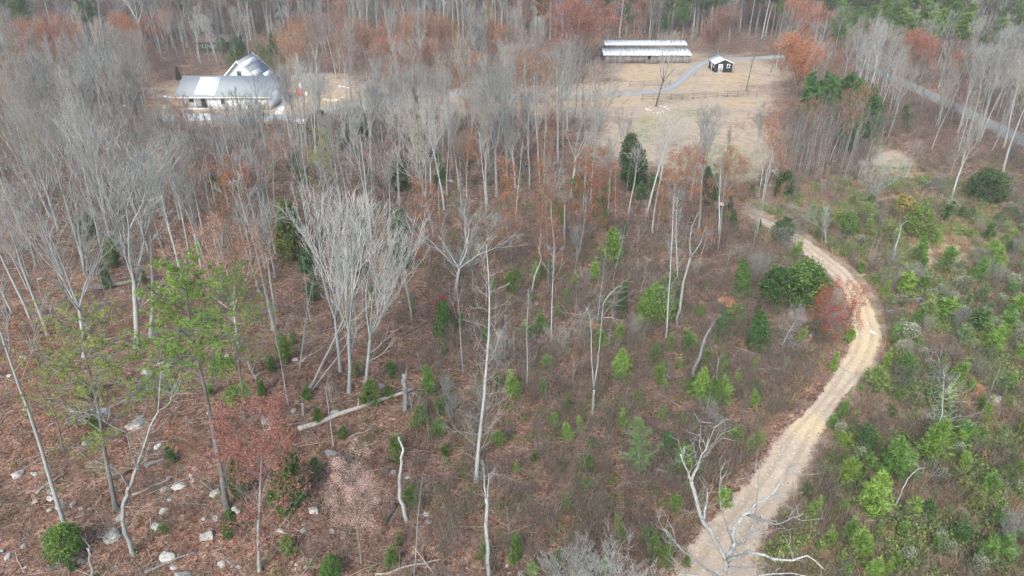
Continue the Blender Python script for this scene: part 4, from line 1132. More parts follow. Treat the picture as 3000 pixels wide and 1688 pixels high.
snag("dead_tree", "big bleached dead tree with crooked white limbs over the dirt track", (2118, 1805), [
    (.17, .10, [(2118, 1805), (2119, 1730), (2121, 1685), (2124, 1636), (2090, 1573, -.3), (2053, 1508, -.6), (2028, 1431, -.8), (2025, 1409, -.8)]),
    (.11, .03, [(2025, 1409, -.8), (2016, 1384, -.8), (1994, 1331, -1)]),
    (.11, .025, [(2025, 1409, -.8), (2043, 1368, -.6), (2059, 1331, -.6), (2076, 1285, -.4)]),
    (.20, .09, [(2124, 1640), (2146, 1611, .4), (2149, 1564, .9), (2177, 1511, 1.4), (2219, 1472, 1.7)]),
    (.09, .03, [(2219, 1472, 1.7), (2262, 1446, 2), (2300, 1395, 2.1), (2315, 1362, 2.2)]),
    (.06, .02, [(2200, 1560, 1.2), (2212, 1500, 1.6), (2222, 1420, 1.6), (2226, 1362, 1.5)]),
    (.06, .02, [(2222, 1470, 1.7), (2250, 1455, 2.2), (2272, 1446, 2.4)]),
    (.10, .03, [(2190, 1508, 1.5), (2225, 1520, .6), (2270, 1536, -.2), (2310, 1525, -.8), (2352, 1505, -1.2)]),
    (.15, .03, [(2130, 1645), (2170, 1628, -1), (2214, 1617, -2), (2292, 1642, -2.8), (2368, 1632, -3.2), (2417, 1670, -3.4)]),
    (.12, .03, [(2118, 1700), (2065, 1663, -1.2), (2020, 1630, -1.8), (1981, 1595, -2.2), (1947, 1552, -2.5)]),
    (.10, .03, [(2060, 1522, -.5), (2068, 1480, .2), (2071, 1431, .6)]),
    (.07, .02, [(2146, 1590, .5), (2134, 1558, .2), (2112, 1486, -.2), (2109, 1415, -.4)]),
    (.10, .03, [(2149, 1600, .6), (2180, 1588, 1.5), (2200, 1568, 2), (2216, 1548, 2.4)]),
    (.08, .02, [(2130, 1660, 0), (2180, 1662, -.8), (2240, 1661, -1.6)]),
    (.09, .02, [(2120, 1710), (2200, 1690, -1.6), (2290, 1680, -2.4), (2380, 1690, -3)]),
    (.07, .02, [(2118, 1700), (2050, 1690, .6), (1985, 1684, 1.0)]),
], (.36, .375, .36), twigs=7, seed=4)
snag("dead_tree", "forked dead tree with a curled white branch among the boulders", (393, 1626), [
    (.17, .10, [(393, 1626), (365, 1560), (362, 1500), (372, 1450), (385, 1410), (402, 1360)]),
    (.09, .04, [(402, 1360), (418, 1320, .2), (440, 1250, .5), (466, 1203, .6)]),
    (.05, .02, [(466, 1203, .6), (497, 1181, .3), (508, 1140, .2)]),
    (.05, .015, [(463, 1205, .6), (468, 1119, .9), (478, 1057, 1)]),
    (.08, .03, [(378, 1424), (354, 1390, -.4), (320, 1365, -.7), (280, 1350, -1), (258, 1358, -1.1)]),
    (.06, .02, [(402, 1375), (425, 1345, .5), (436, 1300, .7)]),
    (.05, .02, [(400, 1370), (385, 1330, -.4), (375, 1290, -.5), (372, 1268, -.6)]),
    (.06, .02, [(375, 1268, -.4), (330, 1248, -.8), (270, 1215, -1.4), (205, 1205, -1.8)]),
    (.05, .02, [(366, 1575), (330, 1555, -.4), (300, 1530, -.8)]),
], PALE, twigs=6, seed=9)
snag("dead_tree", "slender dead double stem standing alone in brown brush", (1738, 1213), [
    (.14, .11, [(1738, 1213), (1739, 1175), (1740, 1141)]),
    (.09, .025, [(1739, 1141), (1733, 1057, -.3), (1730, 942, -.4), (1717, 902, -.5)]),
    (.09, .03, [(1740, 1141), (1750, 1070, .3), (1756, 1020, .4), (1764, 927, .5), (1770, 887, .6), (1790, 858, .8), (1812, 838, .8)]),
    (.03, .012, [(1764, 930, .5), (1785, 900, .9), (1802, 890, 1)]),
    (.03, .012, [(1764, 932, .5), (1790, 930, .2), (1812, 938, 0)]),
    (.03, .012, [(1722, 905, -.5), (1708, 922, -.7), (1700, 920, -.8)]),
], PALE, twigs=5, seed=12)
snag("snag", "weathered grey broken trunk leaning right in the brush", (2024, 1116), [
    (.19, .10, [(2024, 1116), (2043, 1057), (2058, 1015), (2071, 980), (2081, 961)]),
    (.05, .02, [(2080, 962), (2088, 950, .1), (2096, 936, .2)])], GREY, twigs=4, seed=14)
snag("snag", "white splintered snag curving up from the litter", (1191, 1524), [
    (.17, .06, [(1191, 1524), (1180, 1480), (1169, 1424), (1174, 1380), (1180, 1337), (1176, 1305), (1169, 1281)])], WHITEB, seed=15)
snag("snag", "thick grey stump trunk with a jagged top behind the long log", (1188, 1203), [
    (.24, .20, [(1188, 1203), (1187, 1160), (1187, 1115), (1184, 1096)]), (.08, .015, [(1190, 1110), (1191, 1090), (1193, 1066)])], GREY, seed=16)
snag("stump", "short grey stump between two small stones", (890, 1216), [(.16, .12, [(890, 1216), (889, 1200), (888, 1183)])], GREY, "stump", seed=17)
snag("snag", "tall pale forked snag at the bottom edge", (1431, 1700), [
    (.16, .10, [(1431, 1700), (1430, 1640), (1427, 1540), (1424, 1460)]),
    (.08, .02, [(1424, 1465), (1419, 1400, .1), (1413, 1350, .2)]), (.07, .03, [(1425, 1465), (1431, 1420, -.1), (1432, 1392, -.1)])], PALE, twigs=4, seed=18)
snag("snag", "crooked thin white snag beside the red brown column of leaves", (1556, 868), [
    (.12, .02, [(1556, 868), (1566, 810), (1584, 762), (1578, 731), (1584, 700), (1585, 664)]), (.03, .01, [(1580, 735), (1586, 712, .2), (1588, 695, .2)])], PALE, twigs=3, seed=19)
snag("dead_tree", "two armed dead tree reaching up beside the evergreen in the brush", (1981, 958), [
    (.17, .11, [(1981, 958), (1990, 905), (2003, 824), (2022, 755)]),
    (.08, .02, [(2022, 755), (2022, 710, -.3), (2026, 668, -.4), (2047, 619, -.5)]),
    (.08, .02, [(2022, 755), (2048, 720, .4), (2060, 690, .6), (2068, 659, .8)])], PALE, twigs=4, seed=20)
snag("snag", "pale forked snag pole in the middle wood", (1654, 718), [
    (.15, .10, [(1654, 718), (1654, 660), (1655, 600)]), (.06, .02, [(1655, 602), (1642, 560), (1638, 515), (1646, 470)]), (.06, .03, [(1655, 602), (1659, 580)])], PALE, twigs=3, seed=21)
snag("snag", "bare white pole snag with short arms at the pasture's foot", (2230, 606), [
    (.14, .04, [(2230, 606), (2240, 550), (2250, 498), (2260, 460), (2268, 430)]),
    (.04, .015, [(2247, 510), (2262, 500, .2), (2278, 496, .3)]), (.05, .015, [(2252, 494), (2268, 505), (2285, 520)]),
    (.04, .015, [(2240, 545), (2226, 530), (2215, 528)]), (.04, .015, [(2240, 548), (2258, 540)])], WHITEB, twigs=2, seed=22)
snag("dead_tree", "dead forked trunk with a split foot in the cleared field", (2613, 760), [
    (.17, .08, [(2613, 760), (2625, 720), (2636, 684)]), (.06, .02, [(2636, 684), (2640, 662), (2662, 645)]), (.08, .03, [(2614, 758), (2627, 738), (2630, 722)])], PALE, twigs=4, seed=23)
snag("dead_tree", "whitened dead conifer with short whorled arms in the cleared field", (2744, 1302), [
    (.10, .018, [(2744, 1302), (2752, 1262), (2759, 1210), (2762, 1150), (2764, 1082)])] +
    [(.016, .006, [(2764 - (y - 1082) ** 1.6 * .0033, y), (2764 - (y - 1082) ** 1.6 * .0033 + s * (6 + (y - 1080) * .09), y - 1 + (k % 3) * 2, d), (2764 - (y - 1082) ** 1.6 * .0033 + s * (12 + (y - 1080) * .17), y - 9 + (k % 4) * 3, d * 2)])
     for k, (y, s, d) in enumerate([(1094 + 6.6 * j, 1 if j % 2 else -1, ((j * 7) % 5 - 2) * .35) for j in range(24)])], WHITEB, twigs=2, seed=24)
snag("snag", "pale leaning dead stem among the bright saplings", (2616, 1500), [
    (.08, .025, [(2616, 1500), (2632, 1462), (2646, 1430), (2666, 1396), (2690, 1376), (2710, 1369)]), (.03, .01, [(2690, 1376), (2692, 1366), (2682, 1360)])], PALE, twigs=3, seed=25)
snag("snag", "crooked small snag at the edge of the bottom left litter", (268, 1700), [(.12, .06, [(268, 1700), (266, 1650), (262, 1615), (254, 1608)])], PALE, "snag", 2, None, 26)
snag("snag", "twisted dark trunk bent like an elbow by the drive", (1257, 385), [(.2, .08, [(1257, 385), (1256, 372), (1264, 345), (1280, 326), (1297, 322)]), (.08, .02, [(1297, 322), (1312, 310), (1316, 290)])], DARK, twigs=5, seed=27)

# ------------------------------------------------------------------ fallen logs
def log(label, a, b, r, color, seed=1, stub=2, group="fallen logs", lift=0.0):
    A, B = P(*a), P(*b); rr = random.Random(seed)
    root = tag(empty("fallen_log", A), label, "log", group)
    n = 7; pts = []
    for i in range(n):
        q = A.lerp(B, i / (n - 1)) - A
        w = q + A
        q.z = gz(w.x, w.y) - A.z + r * .75 + lift * math.sin(math.pi * i / (n - 1)) + rr.uniform(-.03, .03)
        q += Vector((rr.gauss(0, .05), rr.gauss(0, .05), 0))
        pts.append(q)
    rad = [r * (1 - .45 * i / (n - 1)) * rr.uniform(.92, 1.06) for i in range(n)]
    obj("trunk", tube_mesh("log", [(pts, rad, 9)], DEADW, True), root, color)
    for k in range(stub):
        j = rr.randint(2, n - 2); d = Vector((rr.gauss(0, 1), rr.gauss(0, 1), abs(rr.gauss(.6, .4)))).normalized()
        obj("branch_stub", tube_mesh("stub", [([pts[j], pts[j] + d * rr.uniform(.4, 1.2)], [r * .35, r * .12], 5)], DEADW, True), root, color)
    return root
LOGW, LOGD, LOGG = (.42, .385, .34), (.105, .09, .078), (.27, .255, .24)
for row in [
    ("thick grey fallen trunk lying across the slope above the bright pine", (242, 858), (465, 815), .30, LOGG, 1, 3),
    ("long pale barked fallen log stretching right past the stump trunk", (874, 1262), (1213, 1144), .21, LOGW, 2, 1),
    ("dark broken log under the olive pine", (270, 1147), (385, 1110), .18, LOGD, 3, 2),
    ("dark rotting log at the bottom left edge", (137, 1678), (262, 1624), .2, LOGD, 4, 1),
    ("thin pale pole lying under the leaning trunk", (109, 1446), (195, 1383), .10, LOGG, 5, 0),
    ("slim grey pole lying right of the forked dead tree", (388, 1452), (500, 1408), .10, LOGW, 6, 1),
    ("short charred log left of the forked dead tree", (320, 1409), (384, 1385), .15, LOGD, 7, 0),
    ("grey log end above the charred one, ending in a fern", (425, 1371), (490, 1345), .16, LOGG, 8, 0),
    ("long thin pole at the bottom below the boulders", (425, 1680), (572, 1618), .10, LOGG, 9, 0),
    ("thin curved pale stem lying along the bottom edge", (1101, 1686), (1296, 1641), .08, LOGW, 10, 2),
    ("stubby dark log leaning against the pinkish tree", (1129, 1541), (1158, 1478), .17, LOGD, 11, 0),
    ("dark slim log in brush left of the broad soft pine", (1643, 1247), (1789, 1316), .11, LOGD, 12, 0),
    ("weathered beam like log right of the broad soft pine", (1919, 1378), (1994, 1402), .15, LOGG, 13, 0),
    ("second beam like log just above the first, right of the soft pine", (1925, 1366), (2000, 1391), .10, LOGD, 14, 0),
    ("short log under the leaning grey trunk", (1947, 1095), (1976, 1127), .12, LOGD, 15, 1),
    ("dark log in the brush between trunk and track", (2009, 1210), (2048, 1233), .13, LOGD, 16, 1),
    ("pale log lying below the grey conifers left of the track", (2215, 1080), (2290, 1085), .08, LOGG, 17, 1),
    ("grey log half hidden beside the crimson maple", (2400, 928), (2440, 930), .16, LOGG, 18, 0),
    ("slanted log beside the first, below the crimson maple", (2370, 990), (2440, 958), .15, LOGG, 19, 1),
    ("pale slim log crossing the litter left of the central clump", (750, 1105), (850, 1062), .11, LOGG, 20, 2),
    ("grey log meeting the leaning trunks' foot", (885, 1060), (955, 1015), .12, LOGW, 21, 1),
    ("branchy pale limb lying left of the white snag", (1022, 1285), (1098, 1252), .07, LOGW, 22, 2),
    ("forked pale limb lying below the smaller pine", (772, 1263), (880, 1240), .08, LOGW, 23, 2),
    ("white broken limb lying in open wood below the pasture", (2070, 690), (2110, 684), .10, LOGW, 24, 0),
    ("forked driftwood limb below the big vase crowned tree", (1755, 615), (1850, 570), .12, LOGW, 25, 3),
    ("second driftwood limb crossing the first", (1748, 608), (1790, 550), .09, LOGW, 26, 2),
    ("long pale fallen sapling in the cleared field", (2680, 1458), (2950, 1605), .07, LOGG, 27, 3),
    ("bleached limb crossing the fallen sapling in the cleared field", (2705, 1505), (2860, 1570), .06, LOGW, 28, 2),
    ("grey limb lying right of the round white stone", (2480, 1420), (2530, 1450), .07, LOGW, 29, 1),
    ("thin bent stem among saplings right of the track", (2430, 1420), (2495, 1510), .05, LOGG, 30, 0),
    ("white log end among bright saplings near the bottom edge", (2500, 1520), (2555, 1535), .09, LOGW, 31, 1),
    ("split pale poles near the right edge of the cleared field", (2870, 1240), (2945, 1278), .08, LOGW, 32, 1),
    ("upper of the pale poles near the right edge", (2850, 1225), (2935, 1262), .05, LOGW, 33, 0),
    ("thin dead stem lying at the right edge", (2895, 1365), (2925, 1430), .05, LOGW, 34, 0),
    ("broken trunk chunk below the pale trunk of the smaller pine", (725, 1060), (752, 1115), .14, LOGW, 35, 2),
    ("driftwood grey root chunk below the forked dead tree", (365, 1258), (425, 1222), .17, LOGW, 36, 2),
    ("dark log behind the bright pine crown", (640, 785), (730, 770), .12, LOGD, 37, 2),
    ("pale stick log lying near the wide limbed tree", (1160, 800), (1210, 812), .07, LOGW, 38, 1),
    ("dark limb lying below the crimson shrubs", (1200, 975), (1290, 930), .08, LOGD, 39, 1),
    ("twisted pale limb left of the dark evergreen sapling", (1235, 1115), (1285, 1060), .11, LOGW, 40, 3),
    ("forked white branch standing from the litter by the dark evergreen", (1238, 1088), (1222, 1030), .06, LOGW, 41, 2),
    ("grey log lying in weeds at the head of the cleared field", (2480, 565), (2560, 562), .12, LOGG, 42, 1),
    ("weathered log heap's lowest log", (2700, 556), (2745, 556), .20, LOGD, 43, 0),
    ("weathered log heap's sawn log", (2745, 560), (2772, 572), .22, (.26, .19, .15), 44, 0),
    ("long limb arching over the log heap", (2715, 530), (2790, 508), .10, LOGG, 45, 3),
    ("second limb of the log heap under the arching one", (2722, 540), (2800, 525), .09, LOGG, 46, 3),
]:
    log(*row)

# ------------------------------------------------------------------ rocks
def rock_mesh(seed):
    rng = np.random.default_rng(seed)
    import bmesh
    bm = bmesh.new(); bmesh.ops.create_icosphere(bm, subdivisions=3, radius=1.0)
    cuts = [(norm(rng.normal(size=3)), rng.uniform(.45, .85)) for _ in range(9)]
    ph = rng.uniform(0, 6, 6)
    for v in bm.verts:
        c = np.array(v.co)
        for nrm_, d in cuts:
            k = c @ nrm_
            if k > d: c = c - nrm_ * (k - d) * .85
        c *= 1 + .06 * math.sin(4 * c[0] + ph[0]) * math.sin(5 * c[1] + ph[1]) + .04 * math.sin(9 * c[2] + ph[2] + 5 * c[0])
        v.co = (c[0], c[1] * .8, c[2] * .62)
    me = bpy.data.meshes.new("rock"); bm.to_mesh(me); bm.free()
    me.materials.append(ROCK)
    return me
ROCKS = [rock_mesh(s) for s in range(8)]
rkr = random.Random(77)
def rock(px, py, w, label, group=None, mat=None, flat=1.0, name="rock", cat="rock"):
    b = P(px, py); rng_ = (Vector((0, 0, CAMH)) - b).length
    s = max(w * rng_ / FPX / 2 * 1.22, .09)
    o = obj(name, rkr.choice(ROCKS))
    o.location = b + Vector((0, 0, s * .0 * flat)); o.scale = (s, s, s * flat)
    o.rotation_euler = (rkr.uniform(-.25, .25), rkr.uniform(-.25, .25), rkr.uniform(0, 6.28))
    tag(o, label, cat, group)
    if mat:
        o.material_slots[0].link = 'OBJECT'; o.material_slots[0].material = mat
    return o
def crop(ox, oy, rows): return [(ox + x / 3.22, oy + y / 3.22, w / 3.22) for x, y, w in rows]
BIG = {  # the boulders that can be told apart
    (1060, 1030, 5): "large pale boulder at the foot of the forked dead tree", (1960, 1050, 5): "mossy topped boulder left of the little cedar",
    (1600, 1245, 5): "striped grey boulder below the mossy topped one", (1690, 580, 5): "tilted slab boulder right of the forked dead tree",
    (2030, 640, 5): "hollowed pale boulder beside the tall pine's trunk", (165, 465, 5): "flat round boulder left of the leaning trunk",
    (1720, 1425, 5): "low pale boulder at the bottom edge below the striped one", (2040, 890, 5): "lichen spotted boulder below the tall pine",
    (945, 1180, 0): "broad pale boulder below the olive pine", (1300, 985, 0): "jagged white boulder right of the olive pine trunk",
    (1410, 795, 0): "mossy grey boulder under the olive pine's crown", (530, 740, 0): "tall white boulder behind the olive pine's trunk",
    (1260, 1290, 0): "long driftwood pale boulder above the forked dead tree", (105, 1250, 2): "greenish boulder left of the grey stump",
    (2200, 540, 2): "smooth green tinged boulder beside the white dead tree", (740, 1175, 2): "bright white rock above the long pale log",
    (695, 270, 6): "rounded grey boulder below the bare white pole", (545, 820, 6): "cube like grey boulder left of the pinkish tree",
    (250, 1015, 6): "split white rock right of the red leaved sapling", (1190, 930, 2): "white rock right of the central clump",
}
def rocks(ox, oy, tagid, rows, zone):
    for x, y, w in rows:
        lab = BIG.get((x, y, tagid))
        q = (ox + x / 3.22, oy + (y + w * .22) / 3.22, w / 3.22)
        rock(*q, lab or (("small " if w < 42 else "") + "pale stone in the litter " + zone), None if lab else "stones " + zone)
rocks(0, 1238, 5, [(165, 465, 100), (320, 475, 50), (440, 425, 45), (490, 640, 80), (585, 765, 80), (690, 765, 65), (535, 700, 40), (320, 745, 45), (1500, 215, 70), (820, 180, 60), (1830, 420, 50),
    (1800, 490, 35), (1820, 535, 60), (1690, 580, 110), (1550, 620, 60), (1600, 510, 50), (1605, 715, 45), (2030, 640, 95), (1545, 815, 70), (2040, 890, 90), (1925, 900, 50), (1060, 1030, 155),
    (1140, 880, 80), (2240, 810, 90), (1475, 965, 110), (1960, 1050, 140), (1600, 1245, 130), (2095, 1310, 80), (2255, 1360, 45), (1650, 1350, 60), (1720, 1425, 130), (85, 1250, 60), (230, 1150, 50),
    (30, 1200, 40), (650, 1250, 50), (555, 1300, 45), (755, 1305, 60), (240, 1360, 30), (370, 1380, 25), (465, 820, 40), (760, 810, 35), (845, 815, 30), (470, 705, 60)], "at the bottom left of the wood")
rocks(0, 840, 0, [(945, 1180, 140), (1260, 1290, 130), (1300, 985, 120), (1410, 970, 80), (1410, 795, 120), (1615, 570, 80), (530, 740, 120), (95, 830, 45), (230, 1155, 30), (1300, 100, 80), (1560, 50, 60),
    (905, 150, 25), (880, 185, 25), (1150, 40, 30), (2135, 650, 50), (1970, 1180, 40), (230, 660, 60), (1510, 725, 60), (1590, 740, 50), (1345, 1250, 35), (2170, 190, 50), (2190, 500, 30)], "around the olive and bright pines")
rocks(750, 840, 2, [(365, 680, 55), (700, 950, 50), (795, 930, 30), (1190, 930, 65), (740, 1175, 75), (350, 1165, 70), (105, 1250, 130), (2200, 540, 80), (2200, 500, 45), (1300, 1245, 35), (1145, 1190, 20),
    (285, 175, 30), (1355, 140, 35), (490, 1365, 25), (1805, 110, 25)], "around the central clump")
rocks(750, 1238, 6, [(695, 270, 100), (745, 375, 60), (780, 330, 40), (545, 820, 95), (250, 1015, 70), (205, 1010, 35), (300, 1090, 60), (445, 1020, 55), (450, 965, 35), (725, 1015, 60), (515, 1290, 35),
    (375, 1370, 35), (375, 1335, 30), (460, 1365, 30), (440, 1275, 35), (1300, 465, 60), (1425, 515, 45), (1610, 850, 60), (1635, 925, 55), (2480, 800, 50), (2500, 1415, 65), (2390, 1415, 45), (2370, 1345, 40),
    (795, 1390, 45), (940, 145, 45), (90, 1150, 30), (335, 1310, 25)], "near the pinkish leaved tree")
rocks(0, 420, 1, [(1810, 450, 50), (1780, 385, 50), (1490, 855, 60), (1585, 400, 30), (1620, 875, 30), (1500, 890, 50), (210, 840, 60), (270, 880, 45), (380, 1270, 40), (1160, 1395, 30), (1550, 1405, 50), (1850, 940, 25)], "among the grey trunks above the fallen log")
rocks(750, 420, 3, [(1925, 335, 60), (1835, 350, 70), (1410, 1210, 50), (300, 1100, 25), (90, 1150, 25), (1930, 380, 50), (1920, 410, 40), (2470, 400, 45), (2470, 505, 30)], "below the tall forked tree")
rocks(1500, 420, 4, [(970, 615, 30), (1035, 630, 25), (1700, 680, 45), (1720, 630, 20), (60, 400, 50), (50, 505, 30)], "in the middle wood below the pasture")
rocks(1500, 840, 7, [(380, 185, 50), (810, 1020, 35), (680, 1085, 20), (235, 155, 50)], "in the brush around the dead double stem")
rocks(1500, 1238, 8, [(60, 805, 60), (85, 1420, 65), (190, 1285, 30), (190, 1345, 20), (1450, 1365, 25), (1170, 1430, 40)], "at the bottom of the brush near the track")
rocks(2200, 1238, 9, [(740, 205, 30), (775, 180, 25), (825, 400, 25), (950, 75, 30), (430, 430, 25), (640, 400, 18), (820, 470, 22), (745, 250, 25), (865, 290, 20)], "right of the track")
rock(2479, 1382, 20, "square white stone right of the track", mat=QUARTZ)
rock(2467, 1410, 15, "round white stone right of the track", mat=QUARTZ)
rock(2307, 1487, 19, "pale green stone at the track's edge", None)
rock(2108, 602, 26, "gleaming white boulder in the upper wood", mat=QUARTZ)
rock(2913, 1170, 32, "smooth whitish boulder beside the orange soil bank", flat=1.5)
for px_, py_, w in [(2503, 979, 11), (2511, 981, 9), (2527, 981, 8), (2536, 984, 6), (2545, 985, 6), (2556, 974, 16), (2566, 979, 9), (2549, 970, 9)]:
    rock(px_, py_, w, "white quartz stone set across the dirt track", "quartz stones across the track", QUARTZ, .5)
for px_, py_ in [(1893, 318), (1898, 322), (1903, 314), (1906, 323), (1915, 331), (1926, 332), (1934, 331), (1941, 328), (1955, 318), (1960, 323), (1936, 311), (1948, 314)]:
    rock(px_, py_, rkr.uniform(4, 9), "pale stone ringing the twin trunked tree", "stone ring", QUARTZ, .7)
for px_, py_ in [(486, 284), (498, 286), (512, 288), (524, 289), (925, 252), (936, 251), (948, 252), (995, 254), (1008, 255), (1018, 257), (950, 292), (960, 294), (970, 295), (982, 294), (992, 292), (1003, 287), (352, 313), (372, 314), (365, 310)]:
    rock(px_, py_, rkr.uniform(7, 13), "pale edging stone in the house yard", "edging stones in the house yard", QUARTZ, .6)

# orange soil mounds
def mound(px, py, w, hm, label, seed):
    b = P(px, py); s = w * (Vector((0, 0, CAMH)) - b).length / FPX / 2
    rng = np.random.default_rng(seed); n, m = 22, 8
    V, Q = [(0, 0, hm)], []
    ph = rng.uniform(0, 6, 4)
    for i in range(1, m + 1):
        f = i / m
        for j in range(n):
            a = j * 6.283 / n
            r = s * f * (1 + .22 * math.sin(2 * a + ph[0]) + .12 * math.sin(5 * a + ph[1]))
            z = hm * (math.cos(f * math.pi) * .5 + .5) + rng.uniform(-.05, .05) * (1 - f) - .06 * f
            x, y = r * math.cos(a), r * math.sin(a) * 1.25
            V.append((x, y, z + gz(b.x + x, b.y + y) - b.z))
    T = [(0, 1 + j, 1 + (j + 1) % n) for j in range(n)]
    for i in range(m - 1):
        for j in range(n):
            a0 = 1 + i * n; Q.append((a0 + j, a0 + n + j, a0 + n + (j + 1) % n, a0 + (j + 1) % n))
    o = tag(obj("soil_mound", mk("soil_mound", V, Q, T, [SOIL])), label, "soil mound", "bare soil mounds")
    o.location = b; return o
mound(2134, 886, 62, .45, "bright orange soil mound beside dark evergreens", 1)
mound(1735, 952, 44, .4, "orange soil heap behind the dead double stem", 2)
mound(2866, 1138, 58, .35, "orange soil bank beside the whitish boulder", 3)
mound(2272, 1578, 34, .2, "orange clay lump near the dead tree's limbs, left of its neighbour", 4)
mound(2318, 1592, 34, .22, "brown orange clay lump right of its neighbour near the dead tree", 5)

# brush piles: each a tangle of bleached sticks
def brush_pile(px, py, w, n, label, seed, color=LOGG):
    b = P(px, py); s = w * (Vector((0, 0, CAMH)) - b).length / FPX / 2; rr = random.Random(seed)
    root = tag(empty("brush_pile", b), label, "brush pile", "brush piles")
    big, small = [], []
    for i in range(n):
        a = rr.gauss(.3, .7); L = s * rr.uniform(.6, 1.3)
        c = Vector((rr.gauss(0, s * .35), rr.gauss(0, s * .4), .12 + abs(rr.gauss(0, .28))))
        d = Vector((math.cos(a), math.sin(a), rr.gauss(0, .18)))
        pts = [c - d * L * .5, c + Vector((rr.gauss(0, .1), rr.gauss(0, .1), .08)), c + d * L * .5]
        for q in pts: q.z = max(q.z, .04)
        r = rr.choice([.02, .025, .03, .05, .07])
        (big if r > .04 else small).append((pts, [r, r * .8, r * .4], 5))
    for br in big: obj("branch", tube_mesh("branch", [br], DEADW, True), root, color)
    obj("twigs", tube_mesh("twigs", small, DEADW), root, color)["kind"] = "stuff"
for row in [(2745, 1040, 95, 60, "grey heap of cut branches right of the dirt track", 1), (2690, 895, 60, 30, "bleached tangle of sticks among the pale bushes", 2), (2610, 925, 50, 30, "small dead tangle right of the crimson maple", 3),
            (2700, 810, 70, 36, "flat heap of pale sticks below the straw patch", 4), (2590, 1480, 60, 34, "white stick heap among bright saplings", 5), (2745, 545, 95, 50, "brushy heap of limbs under the slanting pale tree", 6),
            (2320, 1010, 90, 40, "dead tangle left of the track below the maple", 7), (2100, 1255, 110, 50, "grey heap of rotting limbs in brush left of the track", 8), (400, 1160, 90, 30, "spray of dead twigs above the broad pale boulder", 9),
            (240, 1230, 110, 36, "pale tangle of dead limbs beside the olive pine's foot", 10), (1380, 1250, 90, 30, "pale tangle of dead limbs at the tall snag's foot", 11), (2560, 770, 50, 26, "small stick heap beside the split footed dead tree", 12)]:
    brush_pile(*row)

# ------------------------------------------------------------------ the rest of the wood
rng = np.random.default_rng(2024)
taken = []
for o in list(COL.objects):
    if o.parent is None and o.get("category") in ("tree", "dead tree", "snag", "cedar", "bush", "evergreen"):
        taken.append((o.matrix_basis.translation.x, o.matrix_basis.translation.y))
taken = np.array(taken)
# where nothing woody may stand: buildings, drives, the road and the track
def lane_pts(edge):
    return [np.array([(P(a[0], a[1]) + P(a[2], a[3])) / 2 for a in edge])[:, :2], max(3.0, 0)]
def seg_dist(x, y, line):
    d = np.full(np.shape(x), 1e9)
    for (ax, ay), (bx, by) in zip(line[:-1], line[1:]):
        vx, vy = bx - ax, by - ay
        t = np.clip(((x - ax) * vx + (y - ay) * vy) / (vx * vx + vy * vy + 1e-9), 0, 1)
        d = np.minimum(d, np.hypot(x - ax - t * vx, y - ay - t * vy))
    return d
def lane(edge): return [tuple(((P(a[0], a[1]) + P(a[2], a[3])) / 2)[:2]) for a in edge]
LT, LD, LR = lane(TRACK), lane(DRIVE), lane(ROAD)
def blocked(x, y, m=0.0):
    x, y = np.asarray(x), np.asarray(y)
    b = (seg_dist(x, y, LT) < 1.7 + m) | (seg_dist(x, y, LD) < 2.6 + m) | (seg_dist(x, y, LR) < 3.0 + m)
    for x0, x1, y0, y1 in ((HX0 - 2, HX1 + 8, HY0 - 6, 156), (BX0 - 1, BX1 + 2, BY0 - 4, BY0 + 14), (SX0 - 2, SX1 + 3, SY0 - 3, SY1 + 2)):
        b |= (x > x0 - m) & (x < x1 + m) & (y > y0 - m) & (y < y1 + m)
    return b

def scatter_pts(rect, n, mind, avoid=None, weight=None, m=0.0, tries=60):
    """n ground points whose photographed place lies in rect, at least mind metres apart"""
    global taken
    x0, x1, y0, y1 = rect
    c = [P(x0, y0), P(x1, y0), P(x0, y1), P(x1, y1)]
    wx0, wx1 = min(p.x for p in c), max(p.x for p in c); wy0, wy1 = min(p.y for p in c), max(p.y for p in c)
    out = []
    for _ in range(n * tries):
        if len(out) >= n: break
        x, y = rng.uniform(wx0, wx1), rng.uniform(wy0, wy1)
        z = gz(x, y)
        px, py = project(np.float64(x), np.float64(y), np.float64(z))
        if not (x0 <= px <= x1 and y0 <= py <= y1): continue
        if blocked(x, y, m): continue
        if avoid is not None and blobs(np.array([px]), np.array([py]), avoid)[0] > .5: continue
        if len(taken) and np.min(np.hypot(taken[:, 0] - x, taken[:, 1] - y)) < mind: continue
        out.append((x, y, z)); taken = np.vstack([taken, [x, y]]) if len(taken) else np.array([[x, y]])
    return out

